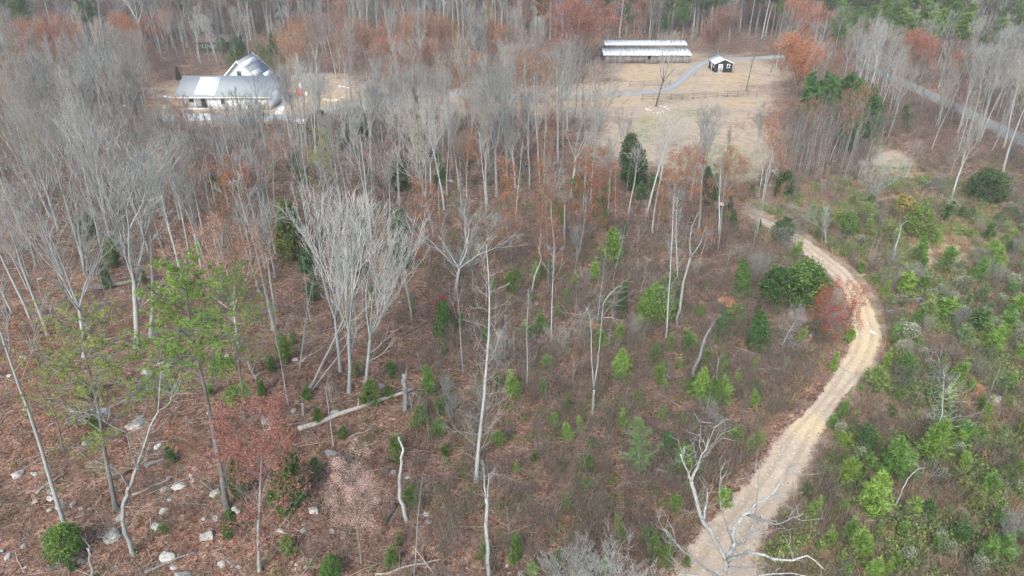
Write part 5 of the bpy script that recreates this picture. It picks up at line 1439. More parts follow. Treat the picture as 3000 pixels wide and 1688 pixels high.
# landmarks the fill plants are described by
MARKS = [(p, P(*p), t) for p, t in [((350, 840), "the thick fallen trunk"), ((341, 1493), "the olive pine"), ((665, 1490), "the tall bright pine"), ((1023, 1150), "the central clump"), ((1337, 849), "the wide limbed tree"),
    ((1427, 600), "the pale Y fork"), ((1672, 578), "the vase crowned tree"), ((1900, 187), "the barn"), ((2118, 214), "the black shed"), ((660, 322), "the white house"), ((1702, 192), "the huge red oak"), ((2620, 235), "the paved road's far end"),
    ((2950, 400), "the paved road's near end"), ((2745, 550), "the log heap"), ((2390, 480), "the young pine stand"), ((2335, 300), "the orange tree"), ((2450, 1035), "the crimson maple"), ((2745, 1040), "the cut branch heap"),
    ((2913, 1170), "the whitish boulder"), ((2744, 1302), "the dead conifer"), ((2118, 1700), "the big bleached tree"), ((1872, 1400), "the soft green pine"), ((2024, 1116), "the leaning broken trunk"), ((1738, 1213), "the dead double stem"),
    ((1396, 1412), "the tall white snag"), ((1058, 1650), "the pinkish leaved tree"), ((884, 368), "the gas tank"), ((1257, 330), "the drive's bend"), ((625, 150), "the brown roofed cabin"), ((838, 76), "the grey cabin"), ((393, 1626), "the forked dead tree"),
    ((2655, 650), "the golden shrub"), ((2108, 602), "the gleaming boulder"), ((2300, 690), "the track's top end"), ((2690, 1400), "the bright sapling thicket"), ((2740, 745), "the straw patch"), ((1606, 850), "the red brown column"),
    ((645, 760), "the glowing rust tree"), ((248, 1045), "the arching grey tree"), ((1030, 300), "the drive's vase tree"), ((1894, 634), "the pale slender trunk"), ((2050, 430), "the green pasture edge"), ((2360, 860), "the evergreen thicket")]]
def where(p):
    """'just left of the barn': the nearest landmark and which side of it the plant shows"""
    q = min(MARKS, key=lambda m: (m[1].x - p.x) ** 2 + (m[1].y - p.y) ** 2)
    px, py = project(np.float64(p.x), np.float64(p.y), np.float64(p.z))
    dx, dy = float(px) - q[0][0], float(py) - q[0][1]
    dist = math.hypot(q[1].x - p.x, q[1].y - p.y)
    side = ("left of" if dx < 0 else "right of") if abs(dx) > abs(dy) * 1.6 else ("behind" if dy < 0 else "in front of")
    return ("close " if dist < 5 and side != "in front of" else "well " if dist > 22 and side in ("left of", "right of") else "far " if dist > 30 and side == "behind" else "") + side + " " + q[2]
def look(h, lo, hi, bark, lean):
    f = (h - lo) / max(hi - lo, .01)
    b = sum(bark) / 3
    return ("tall " if f > .66 else "short " if f < .33 else "") + ("pale " if b > .33 else "dark " if b < .2 else "grey ") + ("leaning " if abs(lean) > .09 else "")

YARD = [(1960, 300, 330, 60), (2030, 400, 230, 110), (2060, 210, 200, 50), (760, 285, 290, 55), (2080, 460, 150, 60)]
fr = random.Random(99)
FARB = ['fv0', 'fv1', 'fv2', 'fv3', 'fl0', 'fl1', 'fl2', 'fl3']
BARES = ['vase0', 'vase2', 'vase3', 'lead0', 'lead1', 'lead2', 'lead3', 'lead1', 'lead2']
def fill(rect, n, mind, kinds, hr, label, group, name="bare_tree", barks=(GREY, PALE, PALE, BROWN), leafs=None, avoid=YARD, cat="tree", wide=(.7, 1.0), lean=.06):
    k = 0
    for p in scatter_pts(rect, n, mind, avoid):
        lf = fr.choice(leafs) if leafs else None
        p = Vector(p); h = fr.uniform(*hr); bk = fr.choice(barks); le = fr.gauss(0, lean)
        lab = (look(h, hr[0], hr[1], bk, le) if not leafs else "tall " if h > hr[0] + .66 * (hr[1] - hr[0]) else "low " if h < hr[0] + .33 * (hr[1] - hr[0]) else "") + label + " " + where(p)
        place(name, fr.choice(kinds), p, h, lab, cat, group, bark=bk, leaf=lf, wide=fr.uniform(*wide), lean=le, leany=fr.gauss(0, lean)); k += 1
    return k
RL = [RUST, (.36, .15, .075), REDB, (.33, .17, .10), TANP]
cnt = 0
# left wood, nearest first
B_, S_, R_, E_ = "bare tree", "leafless sapling", "rust leaved tree", "dark evergreen"
cnt += fill((-120, 740, 560, 860), 28, 2.8, BARES, (13, 18), B_, "bare trees above the fallen trunk")
cnt += fill((-120, 470, 400, 560), 27, 2.8, BARES, (13, 19), B_, "bare trees of the left wood")
cnt += fill((470, 860, 400, 560), 14, 2.8, BARES, (6.5, 9), B_, "bare trees below the house")
cnt += fill((-120, 440, 240, 400), 26, 3.6, FARB, (14, 20), B_, "bare trees left of the house", barks=(GREY, PALE, BROWN, (.25, .22, .195)))
cnt += fill((470, 1000, 365, 430), 8, 2.6, ['fv0', 'fl1', 'fl0'], (5, 7.5), B_, "bare trees before the house", avoid=None, barks=(BROWN, GREY, DARK))
cnt += fill((860, 1560, 410, 640), 32, 2.8, BARES + ['oak', 'pole0'], (11, 16), B_, "bare trees of the middle wood")
cnt += fill((1000, 1760, 305, 410), 15, 4.0, FARB, (11, 16), B_, "bare trees below the drive", avoid=[(1990, 330, 230, 80)])
cnt += fill((900, 1640, 150, 255), 20, 4.0, FARB, (13, 18), B_, "bare trees above the drive", avoid=[(760, 285, 290, 40)])
cnt += fill((430, 1760, 85, 150), 16, 5.0, ['fl0', 'fl1', 'fl2', 'fl3', 'fv2'], (17, 23), B_, "far trunks behind house and barn", wide=(.6, .95))
cnt += fill((1700, 2250, 440, 600), 8, 3.4, ['vase0', 'vase3', 'oak', 'vase1'], (6, 10), B_, "bare trees before the pasture", avoid=[(2020, 370, 170, 60)])
cnt += fill((1560, 2240, 600, 740), 10, 3.0, ['lead0', 'pole0', 'pole1', 'pole2'], (7, 12), B_, "slim bare trees below the pasture", avoid=None)
cnt += fill((2230, 3130, 130, 300), 22, 4.6, FARB, (12, 17), B_, "bare trees along the paved road")
cnt += fill((2560, 3120, 250, 450), 38, 2.8, FARB, (10, 15), B_, "bare trees below the paved road", avoid=None)
cnt += fill((2500, 3100, 430, 540), 9, 3.4, ['vase0', 'vase3', 'shrub0', 'shrub1'], (5, 9), B_, "bare trees at the head of the field", avoid=[(2640, 560, 120, 40)])
cnt += fill((2150, 2420, 170, 330), 9, 4.0, FARB, (9, 13), B_, "bare trees at the pasture's far side", avoid=None)
cnt += fill((480, 900, 155, 222), 12, 3.0, FARB, (10, 15), B_, 'bare trees on the bank behind the house', avoid=None)
cnt += fill((1740, 2160, 95, 150), 6, 5, FARB, (14, 18), B_, "bare trees behind the barn", avoid=None)
cnt += fill((420, 2300, 640, 1250), 15, 4.5, ['pole0', 'pole1', 'pole2', 'deadlead0'], (5, 10), "thin pole tree", "thin poles in the open wood", barks=(PALE, GREY, WHITEB), wide=(.6, .9))
print("bare trees", cnt)
# thin understory whips
n2 = 0
SA = "sapling"
n2 += fill((-100, 1250, 520, 1000), 40, 2.2, ['whip0', 'whip1'], (3, 6.5), S_, "leafless saplings of the left wood", "bare_sapling", cat=SA, barks=(GREY, BROWN))
n2 += fill((1200, 2350, 600, 1500), 90, 1.8, ['whip0', 'whip1', 'shrub0'], (2, 4.5), S_, "leafless saplings of the brush", "bare_sapling", cat=SA, barks=(GREY, BROWN, PALE))
n2 += fill((2420, 3060, 540, 1650), 56, 1.8, ['whip0', 'whip1', 'shrub0', 'shrub1'], (1.8, 3.6), S_, "leafless saplings of the field", "bare_sapling", cat=SA, barks=(GREY, BROWN, PALE))
n2 += fill((50, 1500, 1000, 1660), 30, 2.3, ['whip0', 'whip1'], (1.6, 4), S_, "leafless saplings among boulders", "bare_sapling", cat=SA, barks=(GREY, BROWN))
# rust, red and evergreen trees
RT = ['rust0', 'rust1', 'rust2', 'sparse0', 'sparse1']
fill((-120, 740, 420, 860), 26, 2.6, RT, (6, 12), R_, "rust trees of the left wood", "rust_tree", leafs=RL)
fill((-120, 470, 120, 420), 34, 3.2, RT, (8, 16), R_, "rust trees left of the house", "rust_tree", leafs=RL)
fill((860, 1720, 180, 420), 26, 3.5, RT, (6, 12), R_, "rust trees along the drive", "rust_tree", leafs=RL + [REDB])
fill((760, 1640, 420, 760), 18, 3.0, RT, (4, 10), R_, "rust trees of the middle wood", "rust_tree", leafs=RL)
fill((1640, 2240, 540, 820), 12, 3.0, ['rust1', 'sparse0', 'sparse0'], (4, 8), R_, "rust trees below the pasture", "rust_tree", leafs=RL, avoid=[(2020, 400, 200, 70)])
fill((430, 1760, 30, 150), 18, 5, RT, (12, 18), R_, "rust trees behind the house", "rust_tree", leafs=RL + [YEL])
fill((2250, 3150, 150, 480), 26, 3.5, RT, (7, 13), R_, "rust trees by the paved road", "rust_tree", leafs=RL)
fill((2240, 2560, 530, 660), 14, 2.2, ['rust0', 'sparse0'], (2, 4.5), R_, "rust saplings below the pine stand", "rust_tree", leafs=RL)
fill((60, 1350, 1150, 1660), 10, 3, ['sparse0', 'rust1'], (2.5, 5), "red leaved sapling", "red saplings among boulders", "red_sapling", leafs=[REDB, RUST], cat=SA)
fill((-120, 470, 200, 360), 8, 4.5, ['redoak1'], (9, 14), "full brown crowned tree", "brown crowns left of the house", "rust_tree", leafs=[(.36, .20, .13), (.40, .19, .11)], wide=(.55, .8))
fill((860, 1720, 150, 300), 14, 4.0, ['redoak1'], (9, 13), "full brown crowned tree", "brown crowns above the drive", "rust_tree", leafs=[(.34, .18, .12), (.38, .20, .11), (.33, .165, .13)], avoid=[(760, 285, 290, 40)], wide=(.6, .85))
GS = [DKG, (.09, .155, .065), (.12, .185, .07), (.155, .195, .08)]
fill((-120, 1560, 470, 900), 30, 2.6, ['cedar0', 'cedar1', 'cedar2', 'holly0', 'holly1'], (1.4, 4.0), E_, "small evergreens of the wood", "cedar_tree", leafs=GS, cat="evergreen")
fill((1560, 2300, 560, 980), 26, 2.4, ['cedar0', 'cedar1', 'cedar2', 'holly1'], (1.3, 3.6), E_, "small evergreens of the brush", "cedar_tree", leafs=GS, cat="evergreen", avoid=[(2020, 400, 200, 70)])
fill((-120, 1700, 90, 330), 16, 4, ['cedar0', 'cedar2', 'holly0'], (2.5, 6), E_, "far evergreens around the house", "cedar_tree", leafs=GS, cat="evergreen")
fill((660, 900, 160, 215), 14, 2, ['holly0', 'holly1'], (1.8, 3.4), "light green shrub", "green shrubs behind the house", "green_shrub", leafs=[(.16, .20, .085), (.19, .22, .10)], cat="shrub", avoid=None)
fill((2420, 3120, 120, 200), 16, 4.5, ['pine2'], (11, 15), "round green pine", "pines above the paved road", "pine_tree", barks=(BROWN,), leafs=[(.20, .31, .08), (.16, .26, .075)], avoid=None, wide=(1.3, 1.8))
fill((1760, 3150, 30, 125), 34, 4.5, ['pine0', 'pine2', 'pine2', 'pinethin'], (14, 19), "green pine", "far pines", "pine_tree", barks=(BROWN,), leafs=[(.12, .20, .06), (.10, .17, .06), (.145, .225, .065)], avoid=None)
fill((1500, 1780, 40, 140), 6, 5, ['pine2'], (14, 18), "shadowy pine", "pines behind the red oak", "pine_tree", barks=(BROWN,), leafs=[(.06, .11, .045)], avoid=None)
fill((2285, 2500, 425, 548), 110, .75, ['pole2', 'pinepole', 'pole1', 'pole2'], (7, 10.5), "slim pole trunk", "young pine stand", "young_pine", barks=(GREY, BROWN, (.2, .19, .18), (.24, .235, .22)), avoid=None, wide=(.55, .8), cat="pine", lean=.03)
fill((2340, 2490, 375, 430), 16, 1.5, ['pinethin'], (8, 11), "green topped young pine", "young pine stand, green tops", "young_pine", barks=(GREY, BROWN), leafs=[(.10, .20, .075), (.12, .22, .08)], avoid=None, wide=(1.1, 1.7), cat="pine", lean=.03)

fill((2500, 2545, 400, 440), 5, 1.3, ['pinethin', 'pinefull'], (6, 10), "green young pine", "narrow pines beside the stand", "young_pine", barks=(BROWN,), leafs=[(.10, .19, .07)], avoid=None, wide=(1.0, 1.4), cat="pine", lean=.03)
# saplings and pale bushes, first those that can be placed one by one
def sap(px, py, hpx, col=SAPG, kind=None, label=None, group=None, wide=1.0):
    b = P(px, py); h = hpx * (Vector((0, 0, CAMH)) - b).length / FPX / math.cos(PITCH) * 1.12
    kind = kind or ('bigsap' if h > 3.0 else fr.choice(['sap%d' % q for q in range(8)]))
    tone = "yellow green " if col[0] > .185 else "deep green " if col[0] < .145 else "bright green "
    label = ("big " if h > 3.2 else "tiny " if h < 1.4 else "") + tone + "young pine " + where(b)
    return place("pine_sapling", kind, b, h, label, "pine sapling", group, bark=BROWN, leaf=col, wide=wide, lean=fr.gauss(0, .04))
near = [(2712, 1362, 115), (2618, 1415, 112), (2655, 1395, 80), (2545, 1512, 125), (2375, 1520, 66), (2510, 1640, 90), (2550, 1700, 70), (2590, 1690, 60), (2460, 1655, 50), (2640, 1580, 62), (2665, 1515, 60), (2880, 1658, 80), (2910, 1640, 70),
        (2908, 1552, 58), (2622, 1668, 48), (2430, 1600, 58), (2465, 1500, 36), (2565, 1580, 56), (2470, 1345, 30), (2540, 1380, 48), (2790, 1330, 60), (2820, 1385, 70), (2860, 1300, 45), (2890, 1450, 60), (2950, 1600, 50), (2975, 1400, 55), (2985, 1590, 40),
        (2660, 1000, 46), (2685, 1030, 40), (2590, 1090, 62), (2645, 1110, 70), (2620, 1150, 40), (2575, 1145, 45), (2690, 960, 60), (2520, 1150, 28), (2465, 1220, 52), (2440, 1255, 40), (2440, 1088, 62), (2485, 1000, 38), (2600, 905, 36),
        (2740, 930, 48), (2770, 945, 60), (2800, 1120, 60), (2840, 1150, 40), (2870, 1200, 40), (2720, 1180, 50), (2960, 1140, 42), (2980, 1060, 48), (2895, 1040, 70), (2930, 1010, 52), (2830, 900, 40), (2700, 860, 50), (2640, 840, 40),
        (2690, 770, 60), (2740, 720, 40), (2590, 830, 36), (2520, 800, 34), (2860, 830, 60), (2910, 810, 60), (2960, 880, 50), (2330, 765, 50), (2480, 745, 34), (2550, 720, 30),
        (1910, 1640, 96), (1890, 1590, 54), (1945, 1600, 50), (1998, 1385, 90), (2190, 1330, 60), (2220, 1310, 50), (2120, 1480, 56), (2010, 1440, 40), (1820, 1120, 90), (1665, 1205, 52), (1590, 1165, 60), (1700, 1265, 46), (1645, 1380, 40), (1715, 1380, 56),
        (1720, 1440, 48), (1690, 1420, 30), (1790, 1420, 24), (1840, 1490, 34), (1805, 1525, 30), (1710, 1525, 22), (1760, 1020, 60), (1815, 1010, 66), (1870, 970, 50), (1905, 960, 46), (2010, 1035, 76), (1960, 1030, 56), (1915, 1060, 44), (1930, 1120, 60),
        (2080, 1200, 95), (2050, 1185, 100), (2110, 1180, 80), (2030, 1160, 60), (1945, 1145, 44), (2000, 1240, 36), (1585, 975, 60), (1555, 1000, 56), (1570, 830, 60), (1790, 780, 100), (1830, 870, 56), (1680, 850, 50), (1740, 820, 60), (2160, 1130, 44),
        (2120, 1080, 48), (2210, 1190, 44), (2205, 1090, 44), (1985, 915, 36), (2050, 930, 34), (1885, 900, 32), (1260, 1165, 90), (1285, 1210, 44), (1305, 1215, 60), (1230, 1250, 66), (1285, 1275, 52), (1085, 1190, 76), (1140, 1170, 40), (1145, 1105, 42), (1048, 1105, 46),
        (935, 1240, 50), (1005, 1285, 40), (835, 1270, 50), (1160, 1345, 70), (1205, 1480, 56), (1305, 1335, 40), (1460, 1305, 50), (1455, 1140, 50), (1500, 1160, 70), (1420, 1000, 44), (1350, 960, 40), (1300, 1040, 42), (840, 1060, 80), (860, 1010, 44), (925, 1390, 56),
        (845, 1620, 60), (1150, 1660, 70), (1170, 1600, 54), (1510, 1640, 90), (1420, 1640, 60), (1635, 1660, 60), (1560, 1690, 40), (2010, 1660, 40), (505, 1355, 52), (290, 1270, 60), (250, 1170, 70), (620, 1160, 40), (640, 1090, 36), (510, 1065, 46), (30, 920, 20), (210, 1670, 46), (770, 1160, 50),
        (690, 1180, 50), (800, 1090, 56), (480, 1560, 30), (740, 1420, 60), (900, 1170, 40)]
for i, (px_, py_, hp) in enumerate(near):
    if px_ > 2300: lab, grp, col = "bright green young pine in the cleared field right of the track", "young pines of the cleared field", fr.choice([SAPG, (.25, .39, .09), (.16, .29, .08)])
    elif px_ > 1400: lab, grp, col = "bright green young pine in the brush left of the track", "young pines of the brush", fr.choice([SAPG, (.19, .31, .08), (.13, .23, .065)])
    else: lab, grp, col = "green young pine in the leaf litter of the wood", "young pines of the wood", fr.choice([(.14, .25, .065), (.18, .27, .08), (.115, .20, .06)])
    sap(px_, py_, hp, col, None, lab, grp, fr.uniform(.9, 1.3))
def sap_fill(rect, n, mind, hr, cols, group, avoid=None):
    for p in scatter_pts(rect, n, mind, avoid, m=.3):
        p = Vector(p); h = fr.uniform(*hr); col = fr.choice(cols)
        tone = "yellow green " if col[0] > .185 else "deep green " if col[0] < .145 else "bright green "
        place("pine_sapling", fr.choice(['sap%d' % q for q in range(8)]), p, h, ("small " if h < hr[0] + .4 * (hr[1] - hr[0]) else "") + tone + "young pine " + where(p), "pine sapling", group, bark=BROWN, leaf=col, wide=fr.uniform(.95, 1.4))
sap_fill((2330, 3060, 640, 1700), 118, .9, (.7, 3.0), [SAPG, (.26, .40, .09), (.16, .30, .08), (.27, .36, .12), (.25, .27, .10), (.12, .21, .08)], "young pines of the cleared field", [(2760, 740, 120, 45)])
sap_fill((1430, 2330, 800, 1690), 50, 1.5, (.8, 2.0), [SAPG, (.19, .31, .08), (.135, .235, .075)], "young pines of the brush")
pale = [(2645, 1012, 60), (2640, 1040, 40), (2821, 935, 30), (2855, 940, 28), (2753, 870, 30), (2790, 886, 26), (2914, 975, 34), (2824, 982, 26), (2902, 1000, 30), (2952, 950, 34), (2964, 980, 36), (2986, 1012, 40), (2849, 1022, 26), (2827, 1092, 26),
        (2778, 1625, 36), (2750, 1590, 34), (2785, 812, 22), (2812, 815, 22), (2960, 850, 36), (2975, 840, 30), (2515, 720, 28), (2800, 840, 26), (2930, 900, 30), (2885, 930, 26), (2460, 1275, 34), (2870, 1430, 20), (2980, 1440, 26), (2720, 880, 26), (2980, 905, 30), (2870, 960, 28)]
for px_, py_, hp in pale:
    b = P(px_, py_); h = hp * (Vector((0, 0, CAMH)) - b).length / FPX / math.cos(PITCH) * .95
    place("silver_bush", fr.choice(['bacch0', 'bacch1']), b, h, ("large " if h > 2.2 else "") + "pale bush with silvery seed heads " + where(b), "bush", "silver headed bushes", bark=BROWN, leaf=fr.choice([(.20, .26, .12), (.24, .28, .15), (.18, .245, .10)]), wide=1.15)
fill((2380, 3080, 600, 1680), 60, 1.2, ['holly1', 'bacch1'], (.7, 1.6), "grey green bush", "low bushes of the field", "low_bush", leafs=[(.17, .21, .11), (.20, .24, .14), (.13, .19, .08)], cat="bush", avoid=[(2760, 740, 120, 45)])

# ------------------------------------------------------------------ uncountable growth: each a single object of instances
def scatter_stuff(name, P3, rot, scl, var, sources, label, tilt=None):
    me = bpy.data.meshes.new(name); P3 = np.asarray(P3, np.float32)
    me.vertices.add(len(P3)); me.vertices.foreach_set("co", P3.ravel())
    for nm, arr in (("rot", rot), ("scl", scl)):
        a = me.attributes.new(nm, 'FLOAT', 'POINT'); a.data.foreach_set("value", np.asarray(arr, np.float32))
    a = me.attributes.new("var", 'INT', 'POINT'); a.data.foreach_set("value", np.asarray(var, np.int32))
    src = bpy.data.collections.new(name + "_kinds")
    for i, ms in enumerate(sources):
        src.objects.link(bpy.data.objects.new("%s_%02d" % (name, i), ms))
    o = obj(name, me)
    ng = bpy.data.node_groups.new(name, 'GeometryNodeTree')
    ng.interface.new_socket("Geometry", in_out='INPUT', socket_type='NodeSocketGeometry')
    ng.interface.new_socket("Geometry", in_out='OUTPUT', socket_type='NodeSocketGeometry')
    gi, go = ng.nodes.new("NodeGroupInput"), ng.nodes.new("NodeGroupOutput")
    ip = ng.nodes.new("GeometryNodeInstanceOnPoints"); ci = ng.nodes.new("GeometryNodeCollectionInfo")
    ci.inputs["Collection"].default_value = src; ci.inputs["Separate Children"].default_value = True; ci.inputs["Reset Children"].default_value = True
    def na(nm, t):
        n = ng.nodes.new("GeometryNodeInputNamedAttribute"); n.data_type = t; n.inputs[0].default_value = nm; return n.outputs[0]
    cx = ng.nodes.new("ShaderNodeCombineXYZ"); cs = ng.nodes.new("ShaderNodeCombineXYZ")
    ng.links.new(na("rot", 'FLOAT'), cx.inputs[2])
    s = na("scl", 'FLOAT')
    for i in range(3): ng.links.new(s, cs.inputs[i])
    ip.inputs["Pick Instance"].default_value = True
    ng.links.new(gi.outputs[0], ip.inputs["Points"]); ng.links.new(ci.outputs[0], ip.inputs["Instance"])
    ng.links.new(na("var", 'INT'), ip.inputs["Instance Index"])
    ng.links.new(cx.outputs[0], ip.inputs["Rotation"]); ng.links.new(cs.outputs[0], ip.inputs["Scale"])
    ng.links.new(ip.outputs[0], go.inputs[0])
    md = o.modifiers.new("scatter", 'NODES'); md.node_group = ng
    return tag(o, label, None, None, "stuff")

def brush_src(seed, H, n, leaf_n, spread=.5, r=.010, leafmat=BRUSHLEAF, stemmat=TWIG_STUFF):
    g = Grow(seed); o = dict(BASE, rmin=.007, twigs=2, side=1, trop=.1, wander=.12, trunk_r=9)
    for i in range(n):
        a = g.r.uniform(0, 6.28); q = Vector((math.cos(a), math.sin(a), 0)) * g.r.uniform(0, spread)
        g.limb(q + Vector((0, 0, -.03)), (Vector((0, 0, 1)) + q * .5 + g.rv() * .15).normalized(), H * g.r.uniform(.45, .8), r, 0 if g.r.random() < .5 else 1, o)
    V, Q, _ = tubes(g.crown)
    C = np.array([tuple(t[0]) for t in g.tips]); C = C[g.np.integers(0, len(C), leaf_n)] + g.np.normal(size=(leaf_n, 3)) * .15
    C[:, 2] = np.maximum(C[:, 2] * g.np.uniform(.4, 1, leaf_n), .05)
    LV, LQ = leaf_quads(C, .06, g.np)
    me = mk("brush", np.concatenate([V, LV]), np.concatenate([Q, LQ + len(V)]), None, [stemmat, leafmat], False)
    me.polygons.foreach_set("material_index", np.concatenate([np.zeros(len(Q)), np.ones(len(LQ))]).astype(np.int32))
    return me
def litter_src(seed, n=90, R=1.0):
    rg = np.random.default_rng(seed)
    a, r = rg.uniform(0, 6.283, n), R * np.sqrt(rg.uniform(0, 1, n))
    V, Q = leaf_quads(np.stack([r * np.cos(a), r * np.sin(a), rg.uniform(.02, .09, n)], 1), .085, rg, .8)
    return mk("litter", V, Q, None, [LITTER], False)
def stick_src(seed, n=5, R=1.2):
    rr = random.Random(seed); br = []
    for i in range(n):
        a = rr.uniform(0, 6.28); L = rr.uniform(.4, 2.2); c = Vector((rr.gauss(0, R), rr.gauss(0, R), rr.uniform(.04, .14))); d = Vector((math.cos(a), math.sin(a), rr.gauss(0, .08)))
        r = rr.uniform(.012, .03)
        br.append(([c - d * L / 2, c + Vector((rr.gauss(0, .08), rr.gauss(0, .08), .03)), c + d * L / 2], [r, r, r * .5], 4))
    return tube_mesh("sticks", br, STICK)
def tuft_src(seed, n=40, H=.7, R=.28, mat=STRAW):
    rg = np.random.default_rng(seed)
    a, r = rg.uniform(0, 6.283, n), R * np.sqrt(rg.uniform(0, 1, n))
    C = np.stack([r * np.cos(a), r * np.sin(a), np.full(n, -.02)], 1)
    V, T_ = tuft_tris(C, np.stack([np.cos(a) * .35, np.sin(a) * .35, np.ones(n)], 1), H, 1, rg, .012, .22)
    return mk("tuft", V, None, T_, [mat], False)
def weed_src(seed, n=70, R=.5, H=.45):
    rg = np.random.default_rng(seed)
    a, r = rg.uniform(0, 6.283, n), R * np.sqrt(rg.uniform(0, 1, n))
    V, Q = leaf_quads(np.stack([r * np.cos(a), r * np.sin(a), rg.uniform(.03, H, n)], 1), .07, rg)
    return mk("weed", V, Q, None, [WEED], False)

def field_pts(n, dens, ymax=118, m=0.0):
    """random ground points in view, thinned by dens(px, py)"""
    y = 24 + (ymax - 24) * rng.uniform(0, 1, n) ** .9
    x = rng.uniform(-1, 1, n) * (y * .80 + 14)
    z = height(x, y)
    px, py = project(x, y, z)
    keep = (rng.uniform(size=n) < dens(px, py, x, y)) & ~blocked(x, y, m)
    return np.stack([x, y, z], 1)[keep], px[keep], py[keep]
def nz2(x, y, s, ph=0.0):
    return .5 + .25 * (np.sin(x * s + ph) * np.sin(y * s * 1.3 + ph * 2) + np.sin((x + y) * s * .63 + 1.7 + ph) * np.sin((x - y) * s * .81 + ph))
def in_field(px, py): return blobs(px, py, FIELDB)
def in_straw(px, py): return np.maximum(blobs(px, py, STRAWB), blobs(px, py, ORANGEB))
def scat(name, pts, sources, sr, label):
    n = len(pts); print(name, n)
    scatter_stuff(name, pts, rng.uniform(0, 6.283, n), rng.uniform(sr[0], sr[1], n), rng.integers(0, len(sources), n), sources, label)

# brown brush: thin under the big trees, thick in the middle clearing and over the field
def d_brush(px, py, x, y):
    base = .16 + .75 * np.clip((px - 1050) / 500, 0, 1) * np.clip((py - 560) / 160, 0, 1)
    base = np.where(py < 640, .42, base)
    return base * (.35 + 1.1 * nz2(x, y, .35)) * (1 - in_straw(px, py)) * (1 - .35 * in_field(px, py))
pts, _, _ = field_pts(36000, d_brush, 150, .3)
scat("undergrowth", pts, [brush_src(200 + i, [.9, 1.2, 1.5, 1.0, 1.9, .7][i], [9, 10, 11, 11, 9, 10][i], [22, 26, 18, 30, 14, 26][i]) for i in range(6)], (.55, 1.25), "tangle of leafless brown brush covering the cleared ground")

def stuff_mesh(name, V, Q, T_, mat, label):
    return tag(obj(name, mk(name, V, Q, T_, [mat], False)), label, None, None, "stuff")
C, _, _ = field_pts(520000, lambda px, py, x, y: np.clip(1 - in_field(px, py) - in_straw(px, py), 0, 1) * (.25 + .6 * nz2(x, y, .5, 2)), 90)
C[:, 2] += rng.uniform(.02, .10, len(C)); print("leaves", len(C))
V, Q = leaf_quads(C, .075, rng, .8)
stuff_mesh("leaf_litter", V, Q, None, LITTER, "brown and tan fallen leaves carpeting the wood")
C, _, _ = field_pts(52000, lambda px, py, x, y: np.clip(.75 - in_straw(px, py), 0, 1) * (.2 + .8 * nz2(x, y, .22, 5)), 105, .2)
n = len(C); print("twigs", n)
an = rng.uniform(0, 6.283, n); L = rng.uniform(.3, 1.0, n) * rng.choice([1, 1, 1.6, 2.4, 4.0], n, p=[.35, .35, .18, .09, .03])
D = np.stack([np.cos(an), np.sin(an), rng.normal(0, .08, n)], 1) * L[:, None] * .5
up = np.array([0, 0, .07]); r = rng.uniform(.009, .022, n) * (.6 + .3 * L)
mid = C + up + rng.normal(0, .04, (n, 3)) * np.array([1, 1, .3])
V, Q, _ = tubes([(np.stack([C[i] + up - D[i], mid[i], C[i] + up + D[i]]), [r[i], r[i] * .9, r[i] * .45], 3) for i in range(n)])
stuff_mesh("dead_twigs", V, Q, None, STICK, "grey fallen twigs strewn over the ground")
def d_straw(px, py, x, y):
    e = np.clip(1 - np.abs(seg_dist(x, y, LT) - 2.6) / 1.5, 0, 1)
    return np.maximum(in_field(px, py) * (.2 + .7 * nz2(x, y, .45, 3)), e * .8)
pts, _, _ = field_pts(44000, d_straw, 118)
scat("dry_grass", pts, [tuft_src(500 + i, 40, [.5, .7, .9, .45][i]) for i in range(4)], (.5, 1.05), "tufts of tawny dry grass along the track and field")
pts, _, _ = field_pts(30000, lambda px, py, x, y: np.maximum(in_field(px, py) * 1.1, .4 * np.clip((px - 900) / 500, .15, 1)) * np.clip(nz2(x, y, .5, 7) * 2 - .6, 0, 1), 105, .4)
scat("weeds", pts, [weed_src(600 + i) for i in range(3)], (.5, 1.2), "grey green weeds spreading between the saplings")

pts, _, _ = field_pts(30000, lambda px, py, x, y: in_field(px, py) * np.clip(nz2(x, y, .6, 11) * 2.4 - 1.1, 0, .7) * (1 - blobs(px, py, [(2760, 740, 120, 45)])), 95, .5)
low = [weed_src(620 + i, 150, .55, .75) for i in range(3)]
for me in low: me.materials[0] = LOWGREEN
scat("low_greenery", pts, low, (.5, 1.4), "low bright green growth matting the cleared field")
# far wood seen only as a mass behind the trees that stand apart
def far_mesh(kind, bark, leafc=None):
    v = K[kind]; parts = [v['trunk']] + ([v['crown']] if 'crown' in v else [])
    VV, QQ, off = [], [], 0
    for me in parts:
        a = np.empty(len(me.vertices) * 3, np.float32); me.vertices.foreach_get("co", a)
        l = np.empty(len(me.loops), np.int32); me.loops.foreach_get("vertex_index", l)
        VV.append(a.reshape(-1, 3)); QQ.append(l.reshape(-1, 4) + off); off += len(me.vertices)
    T_ = None; mats = [bark]; nq = sum(len(q) for q in QQ)
    if leafc:
        me = v['leaves']
        a = np.empty(len(me.vertices) * 3, np.float32); me.vertices.foreach_get("co", a)
        l = np.empty(len(me.loops), np.int32); me.loops.foreach_get("vertex_index", l)
        VV.append(a.reshape(-1, 3))
        if len(l) == len(me.polygons) * 4: QQ.append(l.reshape(-1, 4) + off)
        else: T_ = l.reshape(-1, 3) + off
        mats.append(leafc)
    out = mk("far_" + kind, np.concatenate(VV), np.concatenate(QQ), T_, mats)
    mi = np.zeros(len(out.polygons), np.int32); mi[nq:] = 1 if leafc else 0
    out.polygons.foreach_set("material_index", mi)
    return out
